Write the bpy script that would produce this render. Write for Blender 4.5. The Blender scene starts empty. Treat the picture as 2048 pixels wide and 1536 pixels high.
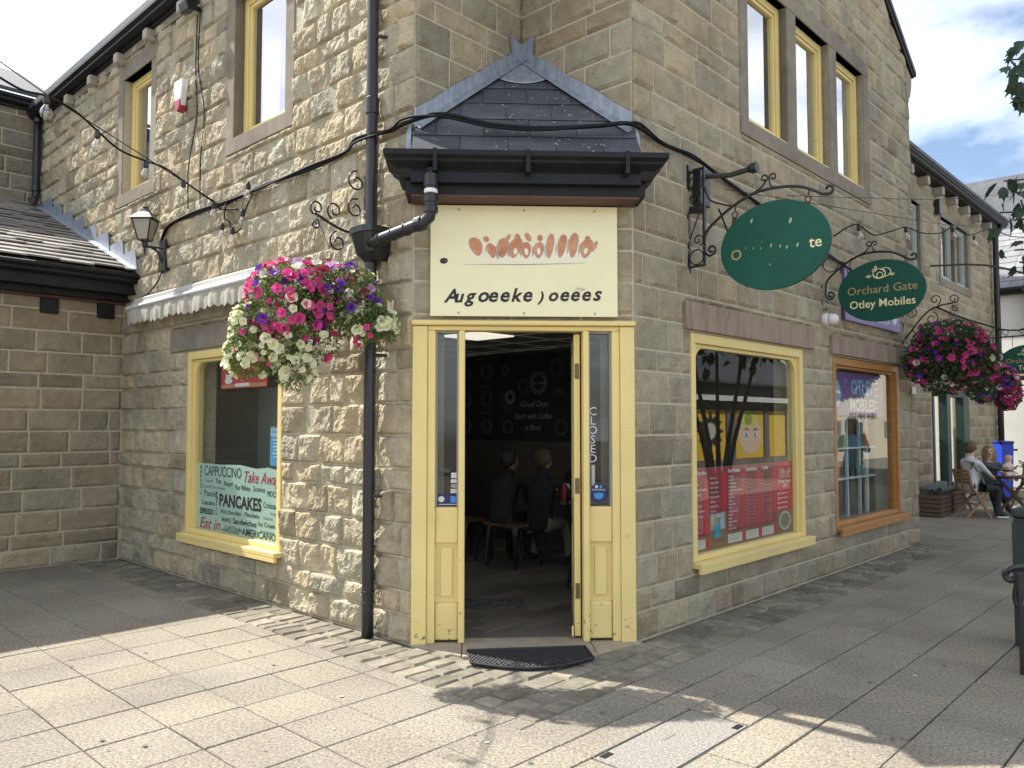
import bpy, bmesh, math, random
from mathutils import Vector, Matrix, noise
R = math.radians
random.seed(7)
sc = bpy.context.scene
C = sc.collection

# ---------------------------------------------------------------- camera
CAMH = 1.55
cam_d = bpy.data.cameras.new('camera'); cam = bpy.data.objects.new('camera', cam_d); C.objects.link(cam)
cam.location = (0, 0, CAMH); cam.rotation_euler = (R(90 + 2.85), 0, 0)
cam_d.sensor_width = 36; cam_d.lens = 36 * 1585 / 2048; cam_d.clip_start = 0.05; cam_d.clip_end = 500
sc.camera = cam

# ---------------------------------------------------------------- sky and sun
SUN_AZ = 60.0      # degrees left of straight ahead
SUN_EL = 47.0
w = bpy.data.worlds.new('World'); sc.world = w; w.use_nodes = True
nt = w.node_tree; nt.nodes.clear()
N = lambda t: nt.nodes.new(t)
wo = N('ShaderNodeOutputWorld'); bg = N('ShaderNodeBackground'); sky = N('ShaderNodeTexSky')
sky.sky_type = 'NISHITA'; sky.sun_disc = False
sky.sun_elevation = R(SUN_EL); sky.sun_rotation = R(-SUN_AZ)
sky.air_density = 1.0; sky.dust_density = 1.5; sky.ozone_density = 1.6
tc = N('ShaderNodeTexCoord'); mp = N('ShaderNodeMapping'); mp.inputs['Scale'].default_value = (1.0, 1.0, 2.6)
nz = N('ShaderNodeTexNoise'); nz.inputs['Scale'].default_value = 2.1; nz.inputs['Detail'].default_value = 7; nz.inputs['Roughness'].default_value = .55
nz.inputs['Distortion'].default_value = .4
rp = N('ShaderNodeValToRGB'); rp.color_ramp.elements[0].position = .40; rp.color_ramp.elements[1].position = .67
mx = N('ShaderNodeMixRGB'); mx.inputs['Color2'].default_value = (11.5, 11.8, 12.2, 1)
nt.links.new(tc.outputs['Generated'], mp.inputs['Vector']); nt.links.new(mp.outputs['Vector'], nz.inputs['Vector'])
nt.links.new(nz.outputs['Fac'], rp.inputs['Fac']); nt.links.new(rp.outputs['Color'], mx.inputs['Fac'])
nt.links.new(sky.outputs['Color'], mx.inputs['Color1']); nt.links.new(mx.outputs['Color'], bg.inputs['Color'])
bg.inputs['Strength'].default_value = .095
nt.links.new(bg.outputs['Background'], wo.inputs['Surface'])
sd = bpy.data.lights.new('sun', 'SUN'); sun = bpy.data.objects.new('sun', sd); C.objects.link(sun)
sd.energy = 5.0; sd.angle = R(.53); sd.color = (1, .95, .87)
sdir = Vector((-math.sin(R(SUN_AZ)) * math.cos(R(SUN_EL)), math.cos(R(SUN_AZ)) * math.cos(R(SUN_EL)), math.sin(R(SUN_EL))))
sun.rotation_euler = sdir.to_track_quat('Z', 'Y').to_euler(); sun.location = sdir * 40
sc.view_settings.view_transform = 'Standard'; sc.view_settings.look = 'None'
sc.view_settings.exposure = 1.14; sc.view_settings.gamma = 1
sc.render.resolution_x = 1024; sc.render.resolution_y = 768
sc.cycles.max_bounces = 6; sc.cycles.transparent_max_bounces = 12
sc.cycles.sample_clamp_indirect = 6

# ---------------------------------------------------------------- materials
MATS = {}
def mat(name, col, rough=.8, var=.0, vscale=6, bump=0, bscale=40, metal=0, col2=None, spec=.5, tint=0, stretch=(1, 1, 1), bdist=.01, detail=4, emit=0, grime=0, transl=0):
    if name in MATS: return MATS[name]
    m = bpy.data.materials.new(name); m.use_nodes = True; MATS[name] = m
    n = m.node_tree.nodes; l = m.node_tree.links; b = n['Principled BSDF']
    b.inputs['Roughness'].default_value = rough; b.inputs['Metallic'].default_value = metal
    b.inputs['Specular IOR Level'].default_value = spec
    c = (*col, 1); b.inputs['Base Color'].default_value = c
    out = None
    if col2 or var or bump or tint or grime:
        t = n.new('ShaderNodeTexCoord'); mpn = n.new('ShaderNodeMapping'); mpn.inputs['Scale'].default_value = stretch
        l.new(t.outputs['Object'], mpn.inputs['Vector'])
    if col2 or var:
        z = n.new('ShaderNodeTexNoise'); z.inputs['Scale'].default_value = vscale; z.inputs['Detail'].default_value = detail; z.inputs['Roughness'].default_value = .65
        l.new(mpn.outputs['Vector'], z.inputs['Vector'])
        r = n.new('ShaderNodeValToRGB'); r.color_ramp.elements[0].position = .33; r.color_ramp.elements[1].position = .68
        c2 = col2 if col2 else tuple(x * (1 - var) for x in col)
        r.color_ramp.elements[0].color = (*c2, 1); r.color_ramp.elements[1].color = c
        l.new(z.outputs['Fac'], r.inputs['Fac']); out = r.outputs['Color']
    if grime:
        z = n.new('ShaderNodeTexNoise'); z.inputs['Scale'].default_value = 1.3; z.inputs['Detail'].default_value = 4
        l.new(mpn.outputs['Vector'], z.inputs['Vector'])
        r = n.new('ShaderNodeValToRGB'); r.color_ramp.elements[0].position = .35; r.color_ramp.elements[1].position = .6
        r.color_ramp.elements[0].color = (1 - grime, 1 - grime, 1 - grime * .9, 1); r.color_ramp.elements[1].color = (1, 1, 1, 1)
        l.new(z.outputs['Fac'], r.inputs['Fac'])
        x = n.new('ShaderNodeMixRGB'); x.blend_type = 'MULTIPLY'; x.inputs['Fac'].default_value = 1
        if out: l.new(out, x.inputs['Color1'])
        else: x.inputs['Color1'].default_value = c
        l.new(r.outputs['Color'], x.inputs['Color2']); out = x.outputs['Color']
    if tint:
        a = n.new('ShaderNodeAttribute'); a.attribute_name = 'tint'
        x = n.new('ShaderNodeMixRGB'); x.blend_type = 'MULTIPLY'; x.inputs['Fac'].default_value = tint
        if out: l.new(out, x.inputs['Color1'])
        else: x.inputs['Color1'].default_value = c
        l.new(a.outputs['Color'], x.inputs['Color2']); out = x.outputs['Color']
    if out: l.new(out, b.inputs['Base Color'])
    if bump:
        z = n.new('ShaderNodeTexNoise'); z.inputs['Scale'].default_value = bscale; z.inputs['Detail'].default_value = 3; z.inputs['Roughness'].default_value = .7
        l.new(mpn.outputs['Vector'], z.inputs['Vector'])
        bn = n.new('ShaderNodeBump'); bn.inputs['Strength'].default_value = bump; bn.inputs['Distance'].default_value = bdist
        l.new(z.outputs['Fac'], bn.inputs['Height']); l.new(bn.outputs['Normal'], b.inputs['Normal'])
    if emit:
        b.inputs['Emission Color'].default_value = c; b.inputs['Emission Strength'].default_value = emit
    if transl:
        mo = n['Material Output']; tr = n.new('ShaderNodeBsdfTranslucent'); ms = n.new('ShaderNodeMixShader'); ms.inputs[0].default_value = transl
        if out: l.new(out, tr.inputs['Color'])
        else: tr.inputs['Color'].default_value = c
        l.new(b.outputs[0], ms.inputs[1]); l.new(tr.outputs[0], ms.inputs[2]); l.new(ms.outputs[0], mo.inputs['Surface'])
    return m
def glass(name, ior=1.55, tintc=(1, 1, 1), boost=1.0):
    if name in MATS: return MATS[name]
    m = bpy.data.materials.new(name); m.use_nodes = True; MATS[name] = m
    n = m.node_tree.nodes; l = m.node_tree.links; n.clear()
    o = n.new('ShaderNodeOutputMaterial'); ms = n.new('ShaderNodeMixShader'); t = n.new('ShaderNodeBsdfTransparent'); g = n.new('ShaderNodeBsdfGlossy')
    f = n.new('ShaderNodeFresnel'); f.inputs['IOR'].default_value = ior
    t.inputs['Color'].default_value = (*tintc, 1); g.inputs['Roughness'].default_value = .0
    k = n.new('ShaderNodeMath'); k.operation = 'MULTIPLY'; k.inputs[1].default_value = boost; k.use_clamp = True
    ge = n.new('ShaderNodeNewGeometry'); inv = n.new('ShaderNodeMath'); inv.operation = 'SUBTRACT'; inv.inputs[0].default_value = 1; l.new(ge.outputs['Backfacing'], inv.inputs[1])
    k2 = n.new('ShaderNodeMath'); k2.operation = 'MULTIPLY'; l.new(k.outputs[0], k2.inputs[0]); l.new(inv.outputs[0], k2.inputs[1])
    l.new(f.outputs[0], k.inputs[0]); l.new(k2.outputs[0], ms.inputs[0]); l.new(t.outputs[0], ms.inputs[1]); l.new(g.outputs[0], ms.inputs[2]); l.new(ms.outputs[0], o.inputs[0])
    return m

M_stone = mat('gritstone', (.52, .455, .33), .92, col2=(.39, .34, .245), vscale=9, bump=1.0, bscale=48, bdist=.021, tint=1, grime=.22, spec=.2)
M_mortar = mat('mortar', (.59, .52, .39), .95, var=.25, vscale=30, bump=.4, bscale=90, spec=.2)
M_ashlar = mat('sawn_stone', (.30, .26, .20), .9, var=.22, vscale=9, bump=.2, bscale=120, grime=.3, spec=.2, bdist=.004)
M_lintel = mat('pink_sandstone', (.39, .305, .235), .9, col2=(.28, .215, .165), vscale=4, bump=.3, bscale=60, stretch=(6, 6, 1.2), grime=.2, spec=.2)
M_yellow = mat('yellow_gloss_paint', (.80, .635, .255), .45, var=.06, vscale=3, bump=.06, bscale=30, grime=.06, bdist=.004)
def wear(m, col, scale, lo, hi, zmax):
    n = m.node_tree.nodes; l = m.node_tree.links; b = n['Principled BSDF']; src = b.inputs['Base Color'].links[0].from_socket
    g = n.new('ShaderNodeNewGeometry'); sp = n.new('ShaderNodeSeparateXYZ'); l.new(g.outputs['Position'], sp.inputs[0])
    mr = n.new('ShaderNodeMapRange'); mr.inputs[1].default_value = zmax; mr.inputs[2].default_value = 0.0; mr.inputs[3].default_value = 0; mr.inputs[4].default_value = .16; l.new(sp.outputs['Z'], mr.inputs[0])
    z = n.new('ShaderNodeTexNoise'); z.inputs['Scale'].default_value = scale; z.inputs['Detail'].default_value = 6; l.new(g.outputs['Position'], z.inputs['Vector'])
    ad = n.new('ShaderNodeMath'); l.new(z.outputs['Fac'], ad.inputs[0]); l.new(mr.outputs[0], ad.inputs[1])
    r = n.new('ShaderNodeMapRange'); r.inputs[1].default_value = lo; r.inputs[2].default_value = hi; l.new(ad.outputs[0], r.inputs[0])
    x = n.new('ShaderNodeMixRGB'); x.inputs['Color2'].default_value = (*col, 1); l.new(r.outputs[0], x.inputs['Fac']); l.new(src, x.inputs['Color1']); l.new(x.outputs[0], b.inputs['Base Color'])
wear(M_yellow, (.26, .20, .10), 26, .72, .80, .4)
M_orange = mat('varnished_timber', (.46, .22, .06), .45, col2=(.34, .15, .04), vscale=5, stretch=(1, 1, 8), bump=.05)
M_black = mat('black_paint', (.018, .019, .021), .38, var=.4, vscale=12, bump=.1, bscale=25, bdist=.003)
M_plastic = mat('black_plastic', (.022, .023, .025), .32, grime=.3)
M_fascia = mat('black_fascia', (.016, .016, .017), .5, spec=.3, var=.5, vscale=8, bump=.1, bscale=20, grime=.4)
M_lead = mat('lead_sheet', (.36, .40, .46), .5, col2=(.22, .25, .30), vscale=6, stretch=(3, 3, 1), bump=.3, bscale=9, metal=.35, bdist=.02)
M_slate = mat('roof_slate', (.085, .09, .10), .62, col2=(.05, .054, .062), vscale=5, bump=.4, bscale=30, tint=1, grime=.3, bdist=.006)
M_gslate = mat('stone_slate', (.26, .235, .205), .8, col2=(.16, .145, .13), vscale=6, bump=.4, bscale=40, tint=1, bdist=.006)
M_slab = mat('concrete_slab', (.41, .368, .29), .92, col2=(.165, .147, .117), vscale=62, bump=.9, bscale=110, tint=1, grime=.2, detail=3, spec=.2, bdist=.01)
M_joint = mat('joint_sand', (.075, .065, .05), 1, var=.4, vscale=30)
M_sett = mat('sandstone_sett', (.31, .275, .215), .9, col2=(.18, .16, .125), vscale=9, bump=.6, bscale=50, tint=1, grime=.3, spec=.2)
M_moss = mat('mossy_mortar', (.20, .18, .135), 1, col2=(.105, .095, .07), vscale=5, bump=.6, bscale=50)
M_white = mat('white_paint', (.80, .80, .78), .5, grime=.08)
M_glass = glass('window_glass', 1.75, (.93, .96, .95))
M_glassup = glass('upper_window_glass', 2.3, (.8, .85, .88), 3.0)
M_dark = mat('dark_interior', (.03, .03, .035), .9)

# ---------------------------------------------------------------- helpers
class Frame:
    def __init__(s, P, u, n):
        s.P = Vector((P[0], P[1], 0)); s.u = Vector((u[0], u[1], 0)); s.n = Vector((n[0], n[1], 0)); s.z = Vector((0, 0, 1))
        s.hand = 1 if s.u.cross(s.n).z > 0 else -1
    def __call__(s, u, d, z): return s.P + s.u * u + s.n * d + s.z * z
    def off(s, u, d): p = s(u, d, 0); return Frame(p, s.u, s.n)
dL = Vector((-math.sin(R(46.7)), math.cos(R(46.7)))); nL = Vector((-dL.y, dL.x))
dR = Vector((math.sin(R(43.3)), math.cos(R(43.3)))); nR = Vector((dR.y, -dR.x))
PL = Vector((-.7075, 5.6354)); PR = Vector((.8805, 5.7117))
dD = (PR - PL).normalized(); nD = Vector((dD.y, -dD.x)); WD = (PR - PL).length
FL = Frame(PL, dL, nL); FR = Frame(PR, dR, nR); FD = Frame(PL, dD, nD)
NOTCH_A = (PR - PL).dot(dR); NOTCH_B = -(PR - PL).dot(dL)
PI_ = PL + dR * NOTCH_A
FNL = Frame(PL, dR, nR); FNR = Frame(PR, dL, nL)
FW = Frame(PL + dL * 5.26, -dR, nR)           # low wing wall
FV = Frame(PL + dL * 8.65, -dR, nR)           # upper wall of the block behind the wing
FB = Frame(PR + dR * 0 + nR * -1.2, dR, nR)   # second building
FE = Frame(PR + dR * 17.2 + nR * -1.2, nR, -dR)   # white end building

LOC = {}
def thing(name, label, cat, loc=(0, 0, 0), group=None, kind=None):
    o = bpy.data.objects.new(name, None); C.objects.link(o); o.location = loc; o.empty_display_size = .2
    LOC[o.as_pointer()] = Vector(loc); tag(o, label, cat, group, kind); return o
def tag(o, label=None, cat=None, group=None, kind=None):
    if label: o['label'] = label
    if cat: o['category'] = cat
    if group: o['group'] = group
    if kind: o['kind'] = kind
    return o
def rootloc(o): return LOC.get(o.as_pointer(), Vector((0, 0, 0))) if o else Vector((0, 0, 0))
def link(name, me, parent=None, loc=None):
    o = bpy.data.objects.new(name, me); C.objects.link(o)
    if parent: o.parent = parent; LOC[o.as_pointer()] = rootloc(parent)
    if loc is not None: o.location = Vector(loc) - rootloc(parent)
    return o
class MB:
    def __init__(s): s.v = []; s.f = []; s.t = None; s.m = []
    def add(s, vs, fs, mi=0):
        b = len(s.v); s.v += [Vector(x) for x in vs]; s.f += [tuple(i + b for i in f) for f in fs]; s.m += [mi] * len(fs); return s
    def poly(s, *p): return s.add(p, [tuple(range(len(p)))])
    def box8(s, p, mi=0): return s.add(p, [(0, 1, 2, 3), (7, 6, 5, 4), (0, 4, 5, 1), (1, 5, 6, 2), (2, 6, 7, 3), (3, 7, 4, 0)], mi)
    def fb(s, F, u0, u1, d0, d1, z0, z1, mi=0):
        return s.box8([F(u0, d0, z0), F(u1, d0, z0), F(u1, d1, z0), F(u0, d1, z0), F(u0, d0, z1), F(u1, d0, z1), F(u1, d1, z1), F(u0, d1, z1)], mi)
    def bx(s, x0, x1, y0, y1, z0, z1, mi=0):
        return s.box8([(x0, y0, z0), (x1, y0, z0), (x1, y1, z0), (x0, y1, z0), (x0, y0, z1), (x1, y0, z1), (x1, y1, z1), (x0, y1, z1)], mi)
    def bar(s, a, b, w, h, up=(0, 0, 1), mi=0):
        a = Vector(a); b = Vector(b); d = (b - a).normalized(); x = d.cross(Vector(up))
        if x.length < 1e-4: x = d.cross(Vector((0, 1, 0)))
        x.normalize(); y = x.cross(d); x = x * (w / 2); y = y * (h / 2)
        return s.box8([a - x - y, a + x - y, a + x + y, a - x + y, b - x - y, b + x - y, b + x + y, b - x + y], mi)
    def tube(s, path, r, n=8, mi=0, caps=True):
        path = [Vector(p) for p in path]; k = len(path); rs = r if isinstance(r, (list, tuple)) else [r] * k
        b = len(s.v); t0 = (path[1] - path[0]).normalized()
        x = t0.cross(Vector((0, 0, 1)));
        if x.length < 1e-3: x = t0.cross(Vector((1, 0, 0)))
        x.normalize()
        for i, p in enumerate(path):
            if i == 0: t = path[1] - p
            elif i == k - 1: t = p - path[i - 1]
            else: t = (path[i + 1] - p).normalized() + (p - path[i - 1]).normalized()
            t.normalize(); x = (x - t * x.dot(t)).normalized(); y = t.cross(x)
            for j in range(n):
                a = 2 * math.pi * j / n; s.v.append(p + (x * math.cos(a) + y * math.sin(a)) * rs[i])
        fs = []
        for i in range(k - 1):
            for j in range(n): fs.append((b + i * n + j, b + i * n + (j + 1) % n, b + (i + 1) * n + (j + 1) % n, b + (i + 1) * n + j))
        if caps: fs += [tuple(b + n - 1 - j for j in range(n)), tuple(b + (k - 1) * n + j for j in range(n))]
        s.f += fs; s.m += [mi] * len(fs); return s
    def lathe(s, c, prof, n=16, axis=None, mi=0):
        c = Vector(c); q = Vector((0, 0, 1)).rotation_difference(Vector(axis).normalized()).to_matrix() if axis is not None else Matrix.Identity(3)
        b = len(s.v)
        for r, z in prof:
            for j in range(n):
                a = 2 * math.pi * j / n; s.v.append(c + q @ Vector((r * math.cos(a), r * math.sin(a), z)))
        k = len(prof); fs = []
        for i in range(k - 1):
            for j in range(n): fs.append((b + i * n + j, b + i * n + (j + 1) % n, b + (i + 1) * n + (j + 1) % n, b + (i + 1) * n + j))
        fs += [tuple(b + n - 1 - j for j in range(n)), tuple(b + (k - 1) * n + j for j in range(n))]
        s.f += fs; s.m += [mi] * len(fs); return s
    def prism(s, pts, vec, mi=0):
        pts = [Vector(p) for p in pts]; vec = Vector(vec); n = len(pts)
        fs = [tuple(range(n)), tuple(range(2 * n - 1, n - 1, -1))] + [(i, i + n, (i + 1) % n + n, (i + 1) % n) for i in range(n)]
        return s.add(pts + [p + vec for p in pts], fs, mi)
    def build(s, name, m, parent=None, loc=None, recalc=True, smooth=False, bevel=0, tint=None, seg=2):
        base = rootloc(parent) if parent else Vector(loc if loc is not None else (0, 0, 0))
        me = bpy.data.meshes.new(name); me.from_pydata([v - base for v in s.v], [], s.f)
        for x in (m if isinstance(m, (list, tuple)) else [m]): me.materials.append(x)
        if isinstance(m, (list, tuple)): me.polygons.foreach_set('material_index', s.m)
        if recalc:
            bm = bmesh.new(); bm.from_mesh(me); bmesh.ops.recalc_face_normals(bm, faces=bm.faces); bm.to_mesh(me); bm.free()
        if smooth: me.polygons.foreach_set('use_smooth', [True] * len(me.polygons))
        if tint is not None or s.t is not None:
            at = me.color_attributes.new('tint', 'FLOAT_COLOR', 'POINT')
            if tint is not None: vals = [x for _ in s.v for x in (*tint, 1)]
            else: vals = [x for t in s.t for x in (*t, 1)]
            at.data.foreach_set('color', vals)
        o = link(name, me, parent)
        if parent is None:
            o.location = base; LOC[o.as_pointer()] = base
        if bevel:
            bv = o.modifiers.new('bevel', 'BEVEL'); bv.width = bevel; bv.segments = seg; bv.limit_method = 'ANGLE'; bv.angle_limit = R(40)
        return o
def fbox(name, m, parent, F, u0, u1, d0, d1, z0, z1, bevel=0, **k): return MB().fb(F, u0, u1, d0, d1, z0, z1).build(name, m, parent, bevel=bevel, **k)

FONTS = []   # text curves become meshes in one pass at the end
def text(body, origin, right, up, size, m, parent=None, name='lettering', align='LEFT', width=None, bold=0, shear=0, depth=.001, alignv='BOTTOM_BASELINE', space=1.0):
    cu = bpy.data.curves.new(name, 'FONT'); cu.body = body; cu.size = size; cu.extrude = depth; cu.offset = bold; cu.shear = shear
    cu.align_x = align; cu.align_y = alignv; cu.resolution_u = 2; cu.space_character = space
    o = bpy.data.objects.new(name, cu); C.objects.link(o)
    right = Vector(right).normalized(); up = Vector(up).normalized(); nn = right.cross(up)
    FONTS.append((o, Vector(origin), right, up, nn, m, parent, name, width))
    return o
SKIN = []
V3 = lambda p: Vector(p)
def tfrom(a, b, t): return Vector(a).lerp(Vector(b), t)
def scroll(c, ex, ey, r0, turns, a0, n=18, shrink=.25, dirn=1):
    pts = []
    for i in range(n + 1):
        t = i / n; a = a0 + dirn * turns * 2 * math.pi * t; r = r0 * (1 - (1 - shrink) * t)
        pts.append(Vector(c) + Vector(ex) * (r * math.cos(a)) + Vector(ey) * (r * math.sin(a)))
    return pts
def bez(pts, n=6):
    P = [Vector(p) for p in pts]; P = [P[0] * 2 - P[1]] + P + [P[-1] * 2 - P[-2]]; out = []
    for i in range(1, len(P) - 2):
        for k in range(n):
            t = k / n; a, b, c, d = P[i - 1], P[i], P[i + 1], P[i + 2]
            out.append(.5 * ((2 * b) + (c - a) * t + (2 * a - 5 * b + 4 * c - d) * t * t + (3 * b - a - 3 * c + d) * t ** 3))
    out.append(P[-2]); return out
PITCH = R(2.85)
def screen(p):
    z = p.z - CAMH; yc = p.y * math.cos(PITCH) + z * math.sin(PITCH); zc = -p.y * math.sin(PITCH) + z * math.cos(PITCH)
    if yc < .1: return None
    return 1024 + 1585 * p.x / yc, 768 - 1585 * zc / yc, yc

# ---------------------------------------------------------------- stonework
COURSES = [0.0]
for i in range(60):
    h = .2 if i == 0 else (.16 if i % 4 == 1 else .236)
    COURSES.append(COURSES[-1] + h)
def stone_mesh(F, u0, u1, z0, z1, res, amp, seed, clip=None, depth=.03):
    g = .006 if amp > 1 else .0085; u0 += g; u1 -= g; z0 += g; z1 -= g
    nu = max(2, int(round((u1 - u0) / res))); nz_ = max(2, int(round((z1 - z0) / res)))
    rnd = random.Random(seed); su = rnd.uniform(-.05, .05); sz = rnd.uniform(-.05, .05); bul = rnd.uniform(.6, 1.3) * .022 * amp
    um = (u0 + u1) / 2; zm = (z0 + z1) / 2; sx = rnd.random() * 90
    # a struck facet: one side of the stone falls away along a random line
    fa = rnd.random() * 6.28; fk = rnd.uniform(-.02, .08); fs_ = rnd.uniform(.1, .35)
    V = []; Fc = []
    for j in range(nz_ + 1):
        z = z0 + (z1 - z0) * j / nz_
        for i in range(nu + 1):
            u = u0 + (u1 - u0) * i / nu
            e = min(u - u0, u1 - u, z - z0, z1 - z); k = min(1, e / .02); k = k * k * (3 - 2 * k) if k < 1 else 1
            p1 = noise.noise(Vector((u * 7.5 + sx, z * 6.5, seed * .37))); p2 = noise.noise(Vector((u * 21, z * 17 + sx, seed * .71))); p3 = noise.noise(Vector((u * 52 + sx, z * 44, 3.1)))
            h = bul + (u - um) * su + (z - zm) * sz + amp * (.013 * p1 + .0095 * p2 + .005 * p3)
            q = (u - um) * math.cos(fa) + (z - zm) * math.sin(fa) - fk
            if q > 0: h -= q * fs_ * amp
            d = .003 + k * max(.0, h + .004)
            uu, zz = u, z
            if e < 1e-6:
                jit = .0035 * noise.noise(Vector((u * 25, z * 25, seed)))
                if i in (0, nu): uu += jit
                if j in (0, nz_): zz += jit
            if clip: zz = min(zz, clip(uu))
            V.append(F(uu, d, zz))
    W_ = nu + 1
    for j in range(nz_):
        for i in range(nu):
            q = (j * W_ + i, j * W_ + i + 1, (j + 1) * W_ + i + 1, (j + 1) * W_ + i)
            Fc.append(q[::-1] if F.hand > 0 else q)
    ring = [i for i in range(nu + 1)] + [j * W_ + nu for j in range(1, nz_ + 1)] + [nz_ * W_ + i for i in range(nu - 1, -1, -1)] + [j * W_ for j in range(nz_ - 1, 0, -1)]
    b = len(V); nvec = F.n * depth
    for r in ring: V.append(V[r] - F.n * ((V[r] - F.P).dot(F.n)) - nvec)
    m = len(ring)
    for i in range(m):
        q = (ring[i], b + i, b + (i + 1) % m, ring[(i + 1) % m])
        Fc.append(q[::-1] if F.hand > 0 else q)
    return V, Fc
def stones(F, u0, u1, z0, z1, openings, out, seed, res=.03, amp=1., lens=(.25, .5), clip=None, base=(1, 1, 1), cvar=.12):
    rnd = random.Random(seed); breaks = sorted(set([o[0] for o in openings] + [o[1] for o in openings]))
    for ci in range(len(COURSES) - 1):
        a, b = max(COURSES[ci], z0), min(COURSES[ci + 1], z1)
        if b - a < .04: continue
        act = [o for o in openings if o[2] < b - .005 and o[3] > a + .005]
        bk = sorted(set([x for o in act for x in o[:2] if u0 + .02 < x < u1 - .02]))
        cuts = [u0]; nxt = u0 + rnd.uniform(.1, lens[1])
        for stop in bk + [u1]:
            while nxt < stop - .11: cuts.append(nxt); nxt += rnd.uniform(*lens) * (1.15 if b - a < .18 else 1)
            cuts.append(stop); nxt = stop + rnd.uniform(lens[0], lens[1])
        for c0, c1 in zip(cuts, cuts[1:]):
            if c1 - c0 < .02: continue
            um = (c0 + c1) / 2; segs = [(a, b)]
            for o in act:
                if o[0] < um < o[1]:
                    ns = []
                    for s0, s1 in segs:
                        if o[2] > s0 + .03: ns.append((s0, min(s1, o[2])))
                        if o[3] < s1 - .03: ns.append((max(s0, o[3]), s1))
                    segs = ns
            for s0, s1 in segs:
                if s1 - s0 < .03: continue
                if clip and clip(um) < s0 + .05: continue
                sd_ = rnd.randrange(1 << 20)
                t = rnd.uniform(1 - cvar, 1 + cvar); warm = rnd.uniform(-.06, .06)
                if rnd.random() < .1: t *= .78
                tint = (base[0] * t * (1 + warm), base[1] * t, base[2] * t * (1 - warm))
                c = F(um, 0, (s0 + s1) / 2); sp = screen(c); score = 0
                if sp and -60 < sp[0] < 2110 and -60 < sp[1] < 1600:
                    vd = (c - Vector((0, 0, CAMH))).normalized(); score = (c1 - c0) * (s1 - s0) * abs(vd.dot(F.n)) / sp[2] ** 2
                out.append((score, F, c0, c1, s0, s1, sd_, tint, res, amp, clip))
def lay_stones(out, parent, m, limit=300, name='stone'):
    out.sort(key=lambda x: -x[0]); rest = MB(); rest.t = []
    for i, (score, F, c0, c1, s0, s1, sd_, tint, res, amp, clip) in enumerate(out):
        ind = i < limit and score > 0
        vs, fs = stone_mesh(F, c0, c1, s0, s1, res if score > 0 else .08, amp, sd_, clip)
        if ind:
            b = MB(); b.v = vs; b.f = fs; b.build(name, m, parent, recalc=False, tint=tint)
        else:
            rest.add(vs, fs); rest.t += [tint] * len(vs)
    if rest.v: tag(rest.build(name + '_courses', m, parent, recalc=False), kind='stuff')
def backing(F, u0, u1, z0, z1, ops, m, parent, name='wall', depth=.3, extra=None):
    us = sorted(set([u0, u1] + [x for o in ops for x in o[:2] if u0 < x < u1])); zs = sorted(set([z0, z1] + [x for o in ops for x in o[2:4] if z0 < x < z1]))
    b = MB()
    for i in range(len(us) - 1):
        for j in range(len(zs) - 1):
            um = (us[i] + us[i + 1]) / 2; zm = (zs[j] + zs[j + 1]) / 2
            if any(o[0] < um < o[1] and o[2] < zm < o[3] for o in ops): continue
            for d in (0, -depth): b.poly(F(us[i], d, zs[j]), F(us[i + 1], d, zs[j]), F(us[i + 1], d, zs[j + 1]), F(us[i], d, zs[j + 1]))
    for o in ops:
        a0, a1, b0, b1 = max(o[0], u0), min(o[1], u1), max(o[2], z0), min(o[3], z1)
        for (p, q) in (((a0, b0), (a1, b0)), ((a1, b0), (a1, b1)), ((a1, b1), (a0, b1)), ((a0, b1), (a0, b0))):
            b.poly(F(p[0], 0, p[1]), F(q[0], 0, q[1]), F(q[0], -depth, q[1]), F(p[0], -depth, p[1]))
    if extra: extra(b)
    return b.build(name, m, parent, recalc=False)

# ================================================================ the ground
tag(MB().bx(-90, 90, -60, 120, -.4, -.06).build('ground', mat('far_ground', (.20, .18, .15), .95, var=.3), loc=(0, 20, -.06)), kind='structure')
FG = Frame(PR, dR, nR)     # pavement grid runs with the right-hand wall
pave = tag(MB().fb(FG, -16, 24, -14, 13, -.05, -.011).build('pavement', M_joint, loc=(0, 4, 0)), kind='structure')
GS = .402
ul = [-1.75 + GS * k for k in range(-30, 46)]; dl = [.77 + GS * k for k in range(-24, 30)]
cells = []
for i in range(len(ul) - 1):
    for j in range(len(dl) - 1):
        a, b, c, d = ul[i], ul[i + 1], dl[j], dl[j + 1]; um = (a + b) / 2; dm = (c + d) / 2
        if um < -1.75:
            if dm < -6.5: continue
            cells.append((a, b, c, d))
        elif um > 6.2:
            if dm > -1.4: cells.append((a, b, c, d))
        elif c > .7: cells.append((a, b, c, d))
for i in range(len(ul) - 1):
    if -1.8 < ul[i] < 6.2: cells.append((max(ul[i], -1.75), ul[i + 1], .495, .77))
for j in range(len(dl) - 1):
    if dl[j] < .49 and dl[j] > -6.5: cells.append((-1.75, -1.63, dl[j], min(dl[j + 1], .495)))
MH = (-1.78, -.9, .965, 1.32)
def subtract(r, o):
    a, b, c, d = r
    if b <= o[0] or a >= o[1] or d <= o[2] or c >= o[3]: return [r]
    out = []
    if c < o[2]: out.append((a, b, c, o[2]))
    if d > o[3]: out.append((a, b, o[3], d))
    c2, d2 = max(c, o[2]), min(d, o[3])
    if a < o[0]: out.append((a, o[0], c2, d2))
    if b > o[1]: out.append((o[1], b, c2, d2))
    return out
cells = [q for r in cells for q in subtract(r, MH) if q[1] - q[0] > .02 and q[3] - q[2] > .02]
rnd = random.Random(3); scored = []
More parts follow.
